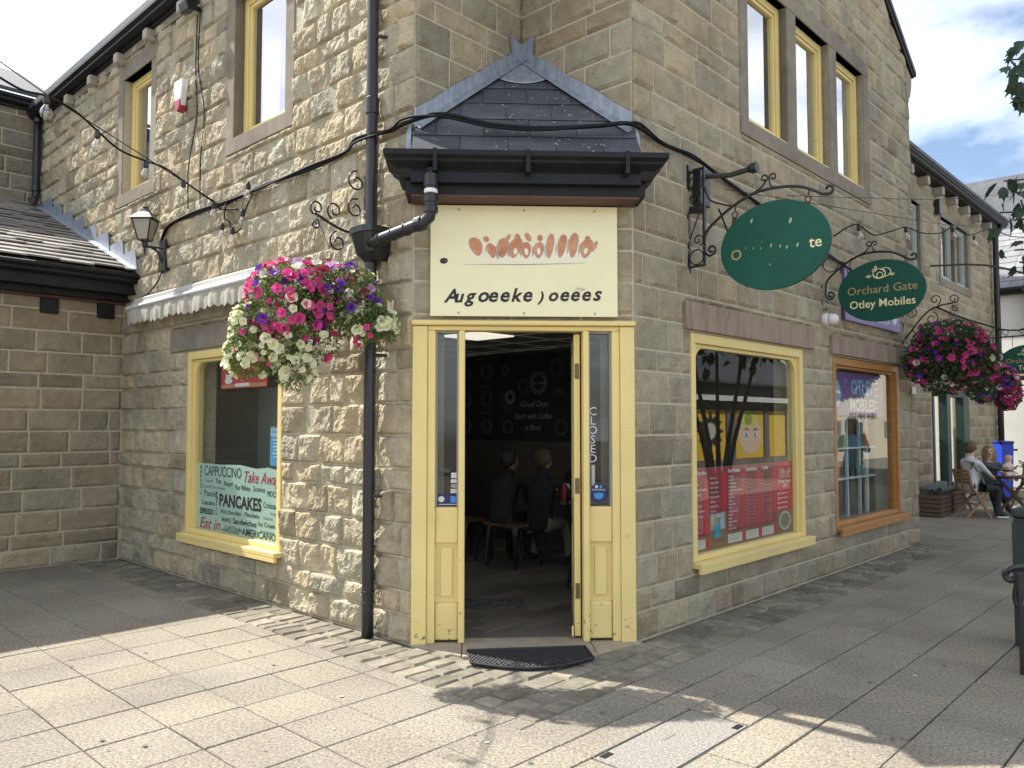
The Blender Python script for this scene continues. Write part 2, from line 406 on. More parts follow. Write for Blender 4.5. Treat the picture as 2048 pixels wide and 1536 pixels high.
for r in cells:
    p = FG((r[0] + r[1]) / 2, (r[2] + r[3]) / 2, 0); sp = screen(p); s_ = 0
    if sp and -80 < sp[0] < 2130 and sp[1] < 1640: s_ = (r[1] - r[0]) * (r[3] - r[2]) * 1.5 / sp[2] ** 3
    scored.append((s_, r))
scored.sort(key=lambda x: -x[0])
def slab_geo(F, a, b, c, d, h=0, g=.0035, bev=.004, tilt=(0, 0)):
    a += g; b -= g; c += g; d -= g; um = (a + b) / 2; dm = (c + d) / 2
    zf = lambda u, e: h + (u - um) * tilt[0] + (e - dm) * tilt[1]
    low = [F(u, e, -.03) for u, e in ((a, c), (b, c), (b, d), (a, d))]
    mid = [F(u, e, zf(u, e) - bev) for u, e in ((a, c), (b, c), (b, d), (a, d))]
    top = [F(u, e, zf(u, e)) for u, e in ((a + bev, c + bev), (b - bev, c + bev), (b - bev, d - bev), (a + bev, d - bev))]
    fs = [(8, 9, 10, 11)] + [(i, (i + 1) % 4, (i + 1) % 4 + 4, i + 4) for i in range(4)] + [(i + 4, (i + 1) % 4 + 4, (i + 1) % 4 + 8, i + 8) for i in range(4)]
    if F.hand < 0: fs = [f[::-1] for f in fs]
    return low + mid + top, fs
rest = MB(); rest.t = []
for i, (s_, r) in enumerate(scored):
    t = rnd.uniform(.92, 1.06); wv = rnd.uniform(-.02, .02); ti = (t * (1 + wv), t, t * (1 - wv * .8))
    vs, fs = slab_geo(FG, *r, h=rnd.uniform(-.002, .002), tilt=(rnd.uniform(-.004, .004), rnd.uniform(-.004, .004)), g=rnd.uniform(.0025, .005))
    if i < 300 and s_ > 0:
        b = MB(); b.v = vs; b.f = fs; b.build('slab', M_slab, pave, recalc=False, tint=ti)
    else: rest.add(vs, fs); rest.t += [ti] * len(vs)
tag(rest.build('slab_field', M_slab, pave, recalc=False), kind='stuff')
# access cover, a tray filled with pale aggregate
mh = thing('access_cover', 'pale aggregate filled access cover set in the paving at the bottom edge', 'access cover', FG(-1.3, 1.14, 0))
M_agg = mat('pale_aggregate', (.33, .315, .28), .9, col2=(.15, .14, .125), vscale=75, bump=.9, bscale=110, detail=2, bdist=.008)
MB().fb(FG, MH[0] + .004, MH[1] - .004, MH[2] + .004, MH[3] - .004, -.03, -.006).build('tray_rim', mat('galvanised', (.22, .22, .22), .6, metal=.6, var=.3), mh)
MB().fb(FG, MH[0] + .012, MH[1] - .012, MH[2] + .012, MH[3] - .012, -.02, -.001).build('infill', M_agg, mh)
for (u, d) in ((-.96, 1.28), (-1.7, 1.0)): MB().fb(FG, u - .035, u + .035, d - .016, d + .016, -.01, .0015).build('lifting_slot', M_black, mh)
MB().fb(FG, -1.36, -1.26, 1.085, 1.1, -.01, .001).build('lifting_slot', mat('dull_strip', (.2, .19, .18), .7), mh)

# trodden gum and specks on the slabs
rg_ = random.Random(77); gm_ = MB(); gp_ = MB()
for i in range(420):
    uu_, dd_ = rg_.uniform(-6, 7), rg_.uniform(-4, 4.5)
    if uu_ > -1.7 and dd_ < .55: continue
    s_ = rg_.uniform(.005, .016); k_ = gm_ if rg_.random() < .75 else gp_
    k_.poly(*[FG(uu_ + s_ * math.cos(a_) * rg_.uniform(.7, 1.2), dd_ + s_ * math.sin(a_) * rg_.uniform(.7, 1.2), .0052) for a_ in [j_ * .9 for j_ in range(7)]])
tag(gm_.build('gum_spots', mat('old_gum', (.12, .11, .10), .9), pave, recalc=False), kind='stuff'); tag(gp_.build('pale_specks', mat('pale_gum', (.5, .48, .44), .9), pave, recalc=False), kind='stuff')

# setts along the walls
sett = tag(MB().fb(FG, -1.63, 6.45, -6.36, .495, -.05, -.009).build('sett_border', M_moss, loc=FG(0, 0, 0)), kind='structure')
setts = []; rnd = random.Random(5)
def add_sett(a, b, c, d): setts.append((a, b, c, d))
u = .02
while u < 6.45:                                     # right-hand strip
    wd = rnd.uniform(.1, .16) if u > 1.5 else rnd.uniform(.15, .22); k = .03 if u > 0 else 0
    cut = rnd.uniform(.2, .3)
    add_sett(u, u + wd, .035, cut); add_sett(u, u + wd, cut, .49); u += wd
d = -1.1
while d > -6.3:                                     # left-hand strip
    wd = rnd.uniform(.11, .19); cut = rnd.uniform(-1.45, -1.33)
    add_sett(cut, -1.185, d - wd, d); add_sett(-1.625, cut, d - wd, d); d -= wd
d = .49; row = 0                                     # the corner in front of the door
while d > -1.1:
    wd = rnd.uniform(.13, .17); u = -1.625 + (0 if row % 2 else -.09)
    while u < 0.02:
        ln = rnd.uniform(.19, .29); a = max(u, -1.625); b = min(u + ln, .02); p = FG((a + b) / 2, d - wd / 2, 0)
        q = p - Vector((PL.x, PL.y, 0)); du = q.dot(FD.u); dd = q.dot(FD.n)
        if b - a > .05 and dd > .08 and not (.34 < du < 1.27 and dd < .34): add_sett(a, b, d - wd, d)
        u += ln
    d -= wd; row += 1
for (a, b, c, d) in setts:
    t = rnd.uniform(.7, 1.2); gr = rnd.uniform(0, .06)
    vs, fs = slab_geo(FG, a, b, c, d, h=rnd.uniform(-.003, .007), g=rnd.uniform(.005, .010), bev=.014, tilt=(rnd.uniform(-.03, .03), rnd.uniform(-.03, .03)))
    n_ = Vector(((a * 7) % 1, (c * 5) % 1, 0)); vs = [v + Vector((noise.noise(v * 9), noise.noise(v * 9 + Vector((5, 0, 0))), 0)) * .012 for v in vs]
    b_ = MB(); b_.v = vs; b_.f = fs; b_.build('sett', M_sett, sett, recalc=False, tint=(t * (1 - gr * .6), t, t * (1 - gr * 1.2)))
# doorstep flags
ds = thing('doorstep', 'worn sandstone doorstep flags under the yellow door frame', 'doorstep', FD(.8, .1, 0))
M_flag = mat('door_flag', (.40, .34, .25), .85, var=.25, vscale=8, bump=.3, bscale=50, grime=.2)
MB().fb(FD, .362, 1.262, -.12, .33, -.03, .012).build('flag', M_flag, ds, bevel=.006)
MB().prism([FD(0, -.05, -.03), FD(.356, -.05, -.03), FD(.356, .3, -.03), FD(0, .03, -.03)], (0, 0, .04)).build('flag', M_flag, ds, bevel=.006)
MB().prism([FD(1.268, -.05, -.03), FD(1.62, -.05, -.03), FD(1.62, .05, -.03), FD(1.268, .3, -.03)], (0, 0, .04)).build('flag', M_flag, ds, bevel=.006)

# ================================================================ corner building
cafe = thing('corner_building', 'two storey stone corner building with chamfered yellow cafe doorway and slated porch', 'building', FD(.8, -.5, 0))
ST = []
EAVE = 6.0
L_ops = [(1.74, 3.57, .42, 2.28), (1.765, 2.695, 4.28, 5.68), (4.645, 5.445, 4.28, 5.68)]
L_sur = [(1.74, 3.57, .37, 2.29), (1.45, 3.96, 2.29, 2.525), (1.62, 2.84, 4.13, 5.87), (4.49, 5.6, 4.13, 5.87)]
R_ops = [(.78, 2.9, .40, 2.28), (3.67, 5.75, .40, 2.27), (1.83, 2.66, 4.28, 5.66), (2.87, 3.71, 4.28, 5.66), (3.92, 4.74, 4.28, 5.66)]
R_sur = [(.78, 2.9, .36, 2.29), (.67, 3.13, 2.29, 2.52), (3.67, 5.75, .37, 2.28), (3.59, 5.95, 2.28, 2.49), (1.67, 4.9, 4.13, 5.83)]
verge = lambda u: 6.2 + (6.72 - u) * .64 - .1 if u > 2.8 else 6.2 + (u + 1.14) * .64
backing(FL, 0, 8.65, -.05, EAVE + .1, L_ops, M_mortar, cafe)
def gable(b):
    for d in (0, -.3): b.poly(FR(0, d, EAVE + .2), FR(6.45, d, EAVE + .2), FR(2.8, d, 8.6), FR(0, d, 6.9))
backing(FR, 0, 6.45, -.05, EAVE + .2, R_ops, M_mortar, cafe, extra=gable)
backing(FD, 0, WD, -.05, 3.4, [(0.0, WD, -.05, 2.26)], M_mortar, cafe)
MB().fb(FNL, 0, NOTCH_A, -.25, 0, 3.2, 6.9).build('wall', M_mortar, cafe)
MB().fb(FNR, 0, NOTCH_B, -.25, 0, 3.2, 6.9).build('wall', M_mortar, cafe)
MB().fb(FR.off(6.45, 0), -.3, 0, -6, -.0, -.05, 6.2).build('wall', M_mortar, cafe)      # far end wall, out of sight
stones(FL, 0, 8.6, 0, EAVE, L_sur, ST, 11, res=.0155, amp=1.15, lens=(.2, .42), base=(1.1, 1.1, 1.06))  # stone tint raised on this wall so it looks more strongly sunlit
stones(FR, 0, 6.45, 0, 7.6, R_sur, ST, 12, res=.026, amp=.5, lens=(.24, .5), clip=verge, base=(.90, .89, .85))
stones(FD, 0, WD, 2.29, 3.3, [], ST, 13, res=.026, amp=.5, lens=(.3, .5), base=(.86, .86, .82))
stones(FNL, 0, NOTCH_A, 3.3, 6.2, [], ST, 14, res=.026, amp=.55, lens=(.28, .5), base=(.88, .87, .83))
stones(FNR, 0, NOTCH_B, 3.3, 6.2, [], ST, 15, res=.026, amp=.55, lens=(.28, .5), base=(.88, .87, .83))
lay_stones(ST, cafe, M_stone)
# lintels
MB().fb(FL, 1.452, 3.958, -.1, .028, 2.293, 2.522).build('lintel', M_ashlar, cafe, bevel=.006)
MB().fb(FR, .672, 3.128, -.1, .045, 2.293, 2.517).build('lintel', M_lintel, cafe, bevel=.008)
MB().fb(FR, 3.592, 5.948, -.1, .045, 2.283, 2.487).build('lintel', M_lintel, cafe, bevel=.008)
# stone surrounds with casements
def casement(F, u0, u1, z0, z1, m, parent, gl, d=-.12, fw=.075, inner=.035, hinge=True):
    b = MB(); w_ = fw
    b.fb(F, u0 + .002, u0 + w_, d - .05, d + .03, z0 + .004, z1 - .002); b.fb(F, u1 - w_, u1 - .002, d - .05, d + .03, z0 + .004, z1 - .002)
    b.fb(F, u0 + w_, u1 - w_, d - .05, d + .028, z1 - w_, z1 - .003); b.fb(F, u0 + w_, u1 - w_, d - .05, d + .03, z0 + .005, z0 + w_)
    fr = b.build('window_frame', m, parent, bevel=.004)
    b = MB(); a = w_ + .003; q = w_ + inner
    b.fb(F, u0 + a, u0 + q, d - .04, d + .012, z0 + a, z1 - a); b.fb(F, u1 - q, u1 - a, d - .04, d + .012, z0 + a, z1 - a)
    b.fb(F, u0 + q, u1 - q, d - .04, d + .012, z1 - q, z1 - a); b.fb(F, u0 + q, u1 - q, d - .04, d + .012, z0 + a, z0 + q)
    b.build('casement', m, fr, bevel=.003)
    MB().fb(F, u0 + q, u1 - q, d - .02, d - .014, z0 + q, z1 - q).build('pane', gl, fr)
    MB().fb(F, u0 - .0, u1 + .0, d + .03, d + .1, z0 + .002, z0 + .022).build('sill_board', m, fr, bevel=.004)
    return fr
def surround(F, u0, u1, z0, z1, lights, parent, p=.014):
    b = MB(); jz0 = lights[0][2]; jz1 = lights[0][3]
    b.fb(F, u0 + .002, u1 - .002, -.2, p + .004, z0 + .002, jz0); b.fb(F, u0 + .002, u1 - .002, -.2, p, jz1, z1 - .002)
    xs = [u0 + .002] + [x for l_ in lights for x in l_[:2]] + [u1 - .002]
    for i in range(0, len(xs), 2): b.fb(F, xs[i], xs[i + 1], -.2, p - .003, jz0 + .001, jz1 - .001)
    return b.build('window_surround', M_ashlar, parent, bevel=.005)
surround(FL, 1.62, 2.84, 4.13, 5.87, [L_ops[1]], cafe); surround(FL, 4.49, 5.6, 4.13, 5.87, [L_ops[2]], cafe)
surround(FR, 1.67, 4.9, 4.13, 5.83, R_ops[2:], cafe)
for o in L_ops[1:]: casement(FL, *o, M_yellow, cafe, M_glassup)
for o in R_ops[2:]: casement(FR, *o, M_yellow, cafe, M_glassup, d=-.1)
M_blind = mat('blind_slat', (.72, .74, .76), .6)
for k, o in enumerate(R_ops[2:]):                      # venetian blinds behind the panes
    b = MB(); z = o[2] + .12
    while z < o[3] - .1: b.fb(FR, o[0] + .12, o[1] - .12, -.24, -.215, z, z + .022 + .006 * (k == 1)); z += .036
    b.build('blind', M_blind, cafe)
    MB().fb(FR, o[0] - .05, o[1] + .15, -.6, -.55, o[2] - .05, o[3] + .6).build('room_back', mat('pale_room', (.45, .5, .55), .9), cafe)
for o in L_ops[1:]: MB().fb(FL, o[0] - .9, o[1] + .3, -.7, -.65, o[2] - .1, o[3] + .8).build('room_back', mat('pale_room', (.45, .5, .55), .9), cafe)

# shop windows: frame with a rounded top to the glazed area
def shopwin(F, u0, u1, z0, z1, m, parent, sill=(.03, .03), rad=.13, gm=None, jw=.07, gd=-.055):
    b = MB(); gm = gm or M_glass
    b.fb(F, u0 + .003, u0 + jw, -.13, .012, z0, z1 - .003); b.fb(F, u1 - jw, u1 - .003, -.13, .012, z0, z1 - .003)
    b.fb(F, u0 + jw, u1 - jw, -.13, .012, z1 - .085, z1 - .004); b.fb(F, u0 + jw, u1 - jw, -.13, .0, z0, z0 + .045)
    fr = b.build('window_frame', m, parent, bevel=.008, seg=3)
    b = MB(); a = jw + .001; q = jw + .05; zt = z1 - .087; zq = zt - .028
    b.fb(F, u0 + a, u0 + q, -.11, -.022, z0 + .046, zt); b.fb(F, u1 - q, u1 - a, -.11, -.022, z0 + .046, zt); b.fb(F, u0 + q, u1 - q, -.11, -.022, zq, zt)
    for (cu, sg) in ((u0 + q, 1), (u1 - q, -1)):
        pts = [F(cu, -.1, zq), F(cu, -.1, zq - rad)] + [F(cu + sg * (rad - rad * math.cos(R(x))), -.1, zq - rad + rad * math.sin(R(x))) for x in range(10, 91, 10)]
        b.prism(pts, F.n * .074)
    b.build('glazing_bead', m, fr, bevel=.004)
    MB().fb(F, u0 + q - .01, u1 - q + .01, gd - .006, gd, z0 + .03, zq + .01).build('pane', gm, fr)
    MB().fb(F, u0 - sill[0], u1 + sill[1], -.13, .085, z0 - .045, z0 - .001).build('sill', m, fr, bevel=.006)
    MB().fb(F, u0 - sill[0], u1 + sill[1], .055, .084, z0 - .085, z0 - .044).build('sill_drip', m, fr, bevel=.004)
    return fr
wl = shopwin(FL, 1.74, 3.57, .455, 2.28, M_yellow, cafe)
wr = shopwin(FR, .78, 2.9, .455, 2.28, M_yellow, cafe, sill=(.0, .05))
wo_ = shopwin(FR, 3.67, 5.75, .455, 2.265, M_orange, cafe, sill=(.02, .09))

# eaves, gutter, roof
def ogee(F, u0, u1, d0, z0, k=1.0):
    pr = [(0, 0), (.05, -.0), (.085, .02), (.085, .045), (.12, .075), (.12, .105), (0, .105)]
    return [F(u0, d0 + a * k, z0 + b * k) for a, b in pr], F.u * (u1 - u0)
b = MB(); p, v = ogee(FL, -1.3, 8.9, .075, 6.02); b.prism(p, v); b.build('gutter', M_fascia, cafe)
MB().fb(FL, -1.3, 8.7, .0, .072, 5.99, 6.13).build('fascia_board', M_fascia, cafe)
MB().fb(FL, 0, 8.6, .03, .036, 5.9, 5.99).build('soffit_board', M_ashlar, cafe)
for u_ in (.2, 1.09, 1.98, 2.85, 3.72, 4.59, 5.45, 6.33, 7.2, 8.05): MB().fb(FL, u_ - .06, u_ + .06, 0, .125, 5.86, 5.985).build('rafter_end', mat('rafter_paint', (.42, .38, .31), .8, var=.2), cafe, bevel=.02)
rd = Vector((0, 0, 1))
b = MB()
e0 = lambda u: FL(u, .19, 6.13); rg = lambda u: FL(u, -3.94, 8.72); e1 = lambda u: FL(u, -7.78, 6.23)
for (a_, c_) in ((e0, rg), (rg, e1)):
    b.box8([a_(-1.16), a_(8.7), c_(8.7), c_(-1.16)] + [x + rd * .07 for x in (a_(-1.16), a_(8.7), c_(8.7), c_(-1.16))])
b.build('roof', M_slate, cafe, tint=(1, 1, 1))
# verge coping and kneeler on the gable
b = MB()
b.prism([FR(2.8, -.1, 8.62), FR(6.58, -.1, 6.2), FR(6.58, -.1, 6.27), FR(2.8, -.1, 8.7)], FR.n * .14); b.build('verge', M_fascia, cafe)
MB().prism([FR(6.3, -.2, 5.86), FR(6.46, -.2, 5.9), FR(6.52, -.2, 6.05), FR(6.54, -.2, 6.19), FR(6.3, -.2, 6.3)], FR.n * .225).build('kneeler', M_ashlar, cafe, bevel=.01)

# porch over the chamfered doorway
porch = MB()
prof = [(.24, 3.135), (.24, 3.225), (.285, 3.235), (.30, 3.27), (.30, 3.295), (.355, 3.33), (.355, 3.345), (.385, 3.365), (.385, 3.40), (.36, 3.40), (.345, 3.36), (.2, 3.36)]
kf = lambda o: max(0, (o - .21)) * .95
rings = []
for o, z in prof:
    k = kf(o); rings.append([FD(-k - .012, -.02, z), FD(-k - .012, o, z), FD(WD + k + .012, o, z), FD(WD + k + .012, -.02, z)])
for a_, c_ in zip(rings, rings[1:]):
    for i in range(3): porch.poly(a_[i], a_[i + 1], c_[i + 1], c_[i])
porch.poly(*rings[0])
pg = porch.build('porch_gutter', M_fascia, cafe, recalc=True)
for u_ in (.17, .8, 1.48): MB().fb(FD, u_ - .014, u_ + .014, .30, .395, 3.25, 3.405).build('gutter_bracket', M_fascia, pg)
MB().fb(FD, .0, WD, .02, .237, 3.117, 3.133).build('soffit_board', mat('red_brown_stain', (.10, .05, .04), .7), cafe)
MB().fb(FD, .0, WD, -.02, .3, 3.2, 3.36).build('porch_ceiling', M_fascia, cafe)
E0 = (.30, 3.385); zI = 4.57; dI = (PI_ - PL).dot(nD); uI = (PI_ - PL).dot(dD)
slope = (zI - E0[1]) / (E0[0] - dI)
rz = lambda d: E0[1] + (E0[0] - d) * slope
lim = lambda d: (-.01, WD + .01) if d >= 0 else (uI * (-d / -dI), WD - (WD - uI) * (-d / -dI))
MB().poly(FD(0, .29, rz(.29) - .03), FD(WD, .29, rz(.29) - .03), FD(WD, 0, rz(0) - .03), FD(uI, dI, zI - .03), FD(0, 0, rz(0) - .03)).build('porch_roof', M_slate, cafe, recalc=False, tint=(.6, .6, .6))
rows = 6; step = (E0[0] - dI) / (rows + .15)
for r in range(rows):
    d0 = E0[0] - r * step; d1 = d0 - step * 1.12
    l0, r0 = lim(d0 - step * .3)
    wsl = .335; x = l0 - (.17 if r % 2 else 0) - .02
    x = (0 - (.17 if r % 2 else 0))
    while x < r0:
        a, c = x + .002, x + wsl - .002; x += wsl
        la, ra = lim(d0); lb, rb = lim(max(d1, dI))
        a0, c0 = max(a, la), min(c, ra); a1, c1 = max(a, lb), min(c, rb)
        if c0 - a0 < .03: continue
        if c1 <= a1: a1 = c1 = min(max((a1 + c1) / 2, lb), rb)
        h0, h1 = .026, .004
        if c1 - a1 < .003: P = [(a0, d0), (c0, d0), (a1, max(d1, dI))]
        else: P = [(a0, d0), (c0, d0), (c1, max(d1, dI)), (a1, max(d1, dI))]
        nn = Vector((0, 0, 1))
        hs = [h0, h0, h1, h1]
        top = [FD(u_, d_, rz(d_) + hs[i]) for i, (u_, d_) in enumerate(P)]
        t = rnd.uniform(.75, 1.25)
        MB().prism([v - nn * .011 for v in top], nn * .011).build('slate', M_slate, cafe, tint=(t, t, t * 1.03))
# lichen flecks on the porch slates
M_lich = mat('lichen', (.26, .27, .25), .9); b = MB(); rl = random.Random(4)
for i in range(120):
    d_ = rl.uniform(-.45, .28); l_, r_ = lim(d_); u_ = rl.gauss(.95, .28)
    if not l_ + .1 < u_ < r_ - .1: continue
    s_ = rl.uniform(.003, .011); k_ = (E0[0] - d_) / step; h_ = .026 - .022 * (k_ - int(k_)) / 1.12 + .0025
    b.poly(*[FD(u_ + s_ * math.cos(a_ * 1.05), d_ + s_ * .8 * math.sin(a_ * 1.05), rz(d_ + s_ * .8 * math.sin(a_ * 1.05)) + h_) for a_ in range(6)])
tag(b.build('lichen', M_lich, cafe, recalc=False), kind='stuff')
# lead flashings: upstands on the two notch walls, saddle at the top
for (F, ln) in ((FNL, NOTCH_A), (FNR, NOTCH_B)):
    zz = lambda s_: rz(0) + (zI - rz(0)) * s_ / ln
    cuts = (-.02, ln * .42, ln * .80, ln * .985)
    for i in range(3):
        a, c = cuts[i] - (.02 if i else 0), cuts[i + 1]; o_ = .03 + .005 * (2 - i)
        wob = [zz(a) + .125, zz(a + (c - a) * .33) + .115, zz(a + (c - a) * .66) + .13, zz(c) + .12]
        MB().prism([F(a, o_ - .012, zz(a) - .02), F(c, o_ - .012, zz(c) - .02), F(c, o_ - .012, wob[3]), F(a + (c - a) * .66, o_ - .012, wob[2]), F(a + (c - a) * .33, o_ - .012, wob[1]), F(a, o_ - .012, wob[0])], F.n * .012).build('lead_flashing', M_lead, cafe)
    a, c = -.03, ln * .98                                    # strip dressed over the slates
    k = .085 / math.sqrt(2)
    MB().prism([F(a, .02, zz(a) + .02), F(c, .02, zz(c) + .02), F(c - .02, .1, zz(c) - .02), F(a, .1, zz(a) + .02 - .08 * slope * .7)], (0, 0, .008)).build('lead_flashing', M_lead, cafe)
    MB().prism([F(ln - .0, .03, zI - .01), F(ln - .14, .03, zI - .07), F(ln - .17, .03, zI + .15), F(ln - .0, .03, zI + .08)], F.n * .012).build('lead_saddle', M_lead, cafe)
d_ = dI + .26
pts = [FD(uI + (lim(d_)[0] - uI) * 1.0, d_, rz(d_) + .035), FD(uI, dI + .02, zI + .035), FD(lim(d_)[1], d_, rz(d_) + .035)]
arc = [FD(lim(d_)[1] + (lim(d_)[0] - lim(d_)[1]) * t, d_ + .09 * math.sin(math.pi * t), rz(d_ + .09 * math.sin(math.pi * t)) + .035) for t in [i / 10 for i in range(11)]]
MB().prism([FD(uI, dI + .02, zI + .035)] + arc, (0, 0, .01)).build('lead_apron', M_lead, cafe)
for (F, sgn) in ((FL, 1), (FR, 1)):                          # lead turned round the two outer corners
    MB().prism([F(-.02, .03, 3.40), F(.05, .03, 3.40), F(.035, .03, 3.66), F(-.01, .03, 3.70)], F.n * .012).build('lead_corner', M_lead, cafe)

# ---------------- door frame
df = MB()
df.fb(FD, .0, .105, -.1, .03, .0, 2.245).fb(FD, WD - .105, WD, -.1, .03, .0, 2.245)
df.fb(FD, .106, .163, -.1, .014, .01, 2.214).fb(FD, 1.427, WD - .106, -.1, .014, .01, 2.214)
df.fb(FD, .106, WD - .106, -.1, .014, 2.215, 2.247)
doorf = df.build('door_frame', M_yellow, cafe, bevel=.006, seg=3)
MB().fb(FD, -.008, WD + .008, -.05, .05, 2.249, 2.285).build('cornice', M_yellow, doorf, bevel=.012, seg=3)
for (a, c) in ((.327, .372), (1.217, 1.260)): MB().fb(FD, a, c, -.1, .028, .012, 2.214).build('door_post', M_yellow, doorf, bevel=.008, seg=3)
for (a, c) in ((.164, .326), (1.261, 1.426)):
    MB().fb(FD, a, c, -.08, -.004, .705, .956).build('mid_rail', M_yellow, doorf, bevel=.008)
    MB().fb(FD, a, c, -.08, -.028, .285, .704).build('panel', M_yellow, doorf)
    MB().fb(FD, a + .04, c - .04, -.027, -.014, .33, .67).build('raised_field', M_yellow, doorf, bevel=.005)
    MB().fb(FD, a, c, -.08, -.008, .025, .284).build('bottom_rail', M_yellow, doorf, bevel=.012)
    MB().fb(FD, a + .004, c - .004, -.058, -.052, .95, 2.21).build('pane', M_glass, doorf)
    b = MB(); b.fb(FD, a, a + .012, -.09, -.02, .957, 2.213).fb(FD, c - .012, c, -.09, -.02, .957, 2.213).fb(FD, a + .013, c - .013, -.09, -.02, 2.2, 2.213)
    b.build('glazing_bead', mat('grey_bead', (.30, .30, .28), .5), doorf)
MB().fb(FD, .15, .165, .015, .03, .86, .93).build('latch_plate', M_yellow, doorf, bevel=.004)
MB().fb(FD, 1.52, 1.53, .031, .042, .745, .77).build('bell_push', M_yellow, doorf)
# door leaf standing open into the room
hp = FD(1.205, -.06, 0); ld = (FD.n * -.995 + FD.u * .098).normalized(); ln_ = Vector((-ld.y, ld.x, 0))
FDoor = Frame((hp.x, hp.y), (ld.x, ld.y), (ln_.x, ln_.y))
b = MB(); b.fb(FDoor, 0, .1, 0, .044, .03, 2.2).fb(FDoor, .7, .8, 0, .044, .03, 2.2).fb(FDoor, .1, .7, 0, .044, 2.1, 2.2).fb(FDoor, .1, .7, 0, .044, .03, .25).fb(FDoor, .1, .7, 0, .044, .75, .95).fb(FDoor, .1, .7, .01, .034, .25, .75)
leaf = b.build('door_leaf', M_yellow, cafe, bevel=.004)
MB().fb(FDoor, .1, .7, .018, .024, .95, 2.1).build('pane', M_glass, leaf)
M_brass = mat('tarnished_hinge', (.22, .17, .08), .5, metal=.6, var=.4, vscale=40)
for z in (.35, 1.1, 1.93):
    MB().fb(FDoor, -.004, -.001, .006, .038, z - .055, z + .055).build('hinge', M_brass, leaf)
MB().fb(FDoor, -.02, .03, .05, .065, .03, .1).build('door_stop', M_yellow, leaf, bevel=.006)

# ---------------- rainwater pipes on the corner building
def pipe(path, r, parent, name='drainpipe', m=None, n=14, collars=()):
    o = MB().tube(path, r, n).build(name, m or M_plastic, parent, smooth=False)
    for p in o.data.polygons: p.use_smooth = len(p.vertices) == 4
    for (pt, ax, rr, hh) in collars:
        c = MB().lathe(pt, [(rr - .004, -hh / 2), (rr, -hh / 2 + .006), (rr, hh / 2 - .006), (rr - .004, hh / 2)], n, axis=ax).build('collar', m or M_plastic, o)
    return o
PU, PD, PRr = .383, .09, .044
up = (0, 0, 1)
pz_ = [(5.05, .08), (3.92, .12), (3.98, .02), (2.42, .02), (2.36, .05), (.33, .02), (.25, .02)]
mp_ = pipe([FL(PU, PD, z) for z in (0.0, .2, 1, 2, 3, 4, 5, 6.05)], PRr, cafe, collars=[(FL(PU, PD, z), up, PRr + .007, h) for z, h in pz_])
for z in (1.02, 2.05, 2.22, 4.45): MB().tube([FL(PU - .04, PD, z), FL(PU - .08, .03, z), FL(PU - .1, .0, z)], .014, 6).build('pipe_bracket', M_plastic, mp_)
hop = MB()
pts0 = [(-.14, .02), (.12, .02), (.12, .2), (.06, .235), (-.08, .235), (-.14, .2)]
lev = [(2.985, 1.06), (2.94, 1.06), (2.935, 1.0), (2.80, .82), (2.745, .55)]
for (za, ka), (zb, kb) in zip(lev, lev[1:]):
    for i in range(6):
        a, c = pts0[i], pts0[(i + 1) % 6]
        hop.poly(FL(PU - .02 + a[0] * ka, .02 + (a[1] - .02) * ka, za), FL(PU - .02 + c[0] * ka, .02 + (c[1] - .02) * ka, za), FL(PU - .02 + c[0] * kb, .02 + (c[1] - .02) * kb, zb), FL(PU - .02 + a[0] * kb, .02 + (a[1] - .02) * kb, zb))
hop.poly(*[FL(PU - .02 + a[0] * .95, .02 + (a[1] - .02) * .95, 2.95) for a in pts0])
hop.build('hopper_head', M_plastic, mp_)
lv = MB(); rl = random.Random(8)
for i in range(16):
    p = FL(PU + .08 + rl.uniform(-.05, .05), .12 + rl.uniform(-.04, .05), 2.96 + rl.uniform(0, .06)); d = Vector((rl.uniform(-1, 1), rl.uniform(-1, 1), rl.uniform(.2, 1))).normalized() * .035; s_ = d.cross(Vector((0, 0, 1))).normalized() * .012
    lv.poly(p, p + d * .5 + s_, p + d, p + d * .5 - s_)
tag(lv.build('weed', mat('weed_leaf', (.16, .24, .05), .6), mp_, recalc=False), kind='stuff')
o1 = FD(.14, .33, 3.28); o2 = FD(.14, .33, 3.0); hpnt = FL(PU - .13, .16, 2.9)
bend = [o1, FD(.14, .33, 3.15), o2, FD(.13, .325, 2.95), FD(.09, .31, 2.915)]
endp = FL(PU - .1, .17, 2.86)
bend += [tfrom(bend[-1], endp, .5), tfrom(bend[-1], endp, .9), endp]
lp = pipe(bend, .042, cafe, name='swan_neck_pipe')
ax_ = (endp - FD(.09, .31, 2.915)).normalized()
for t, rr, hh in ((.05, .052, .07), (.3, .049, .02), (.55, .047, .015), (.8, .05, .03)): MB().lathe(tfrom(FD(.09, .31, 2.915), endp, t), [(rr - .004, -hh / 2), (rr, -hh / 2 + .005), (rr, hh / 2 - .005), (rr - .004, hh / 2)], 14, axis=ax_).build('collar', M_plastic, lp)
for z, rr, hh, mm in ((3.2, .05, .09, M_plastic), (3.125, .046, .03, M_white), (3.07, .05, .05, M_plastic), (3.0, .05, .05, M_plastic)): MB().lathe(FD(.14, .33, z), [(rr - .004, -hh / 2), (rr, -hh / 2 + .005), (rr, hh / 2 - .005), (rr - .004, hh / 2)], 14).build('collar', mm, lp)
# rear downpipe where the tall blocks meet
pipe([FL(8.42, .1, 6.0), FL(8.42, .1, 5.4), FL(8.42, .1, 4.83), FL(8.38, .13, 4.76), FL(8.25, .2, 4.73)], .05, cafe, collars=[(FL(8.42, .1, 4.95), up, .058, .08), (FL(8.42, .1, 5.95), up, .058, .06)])

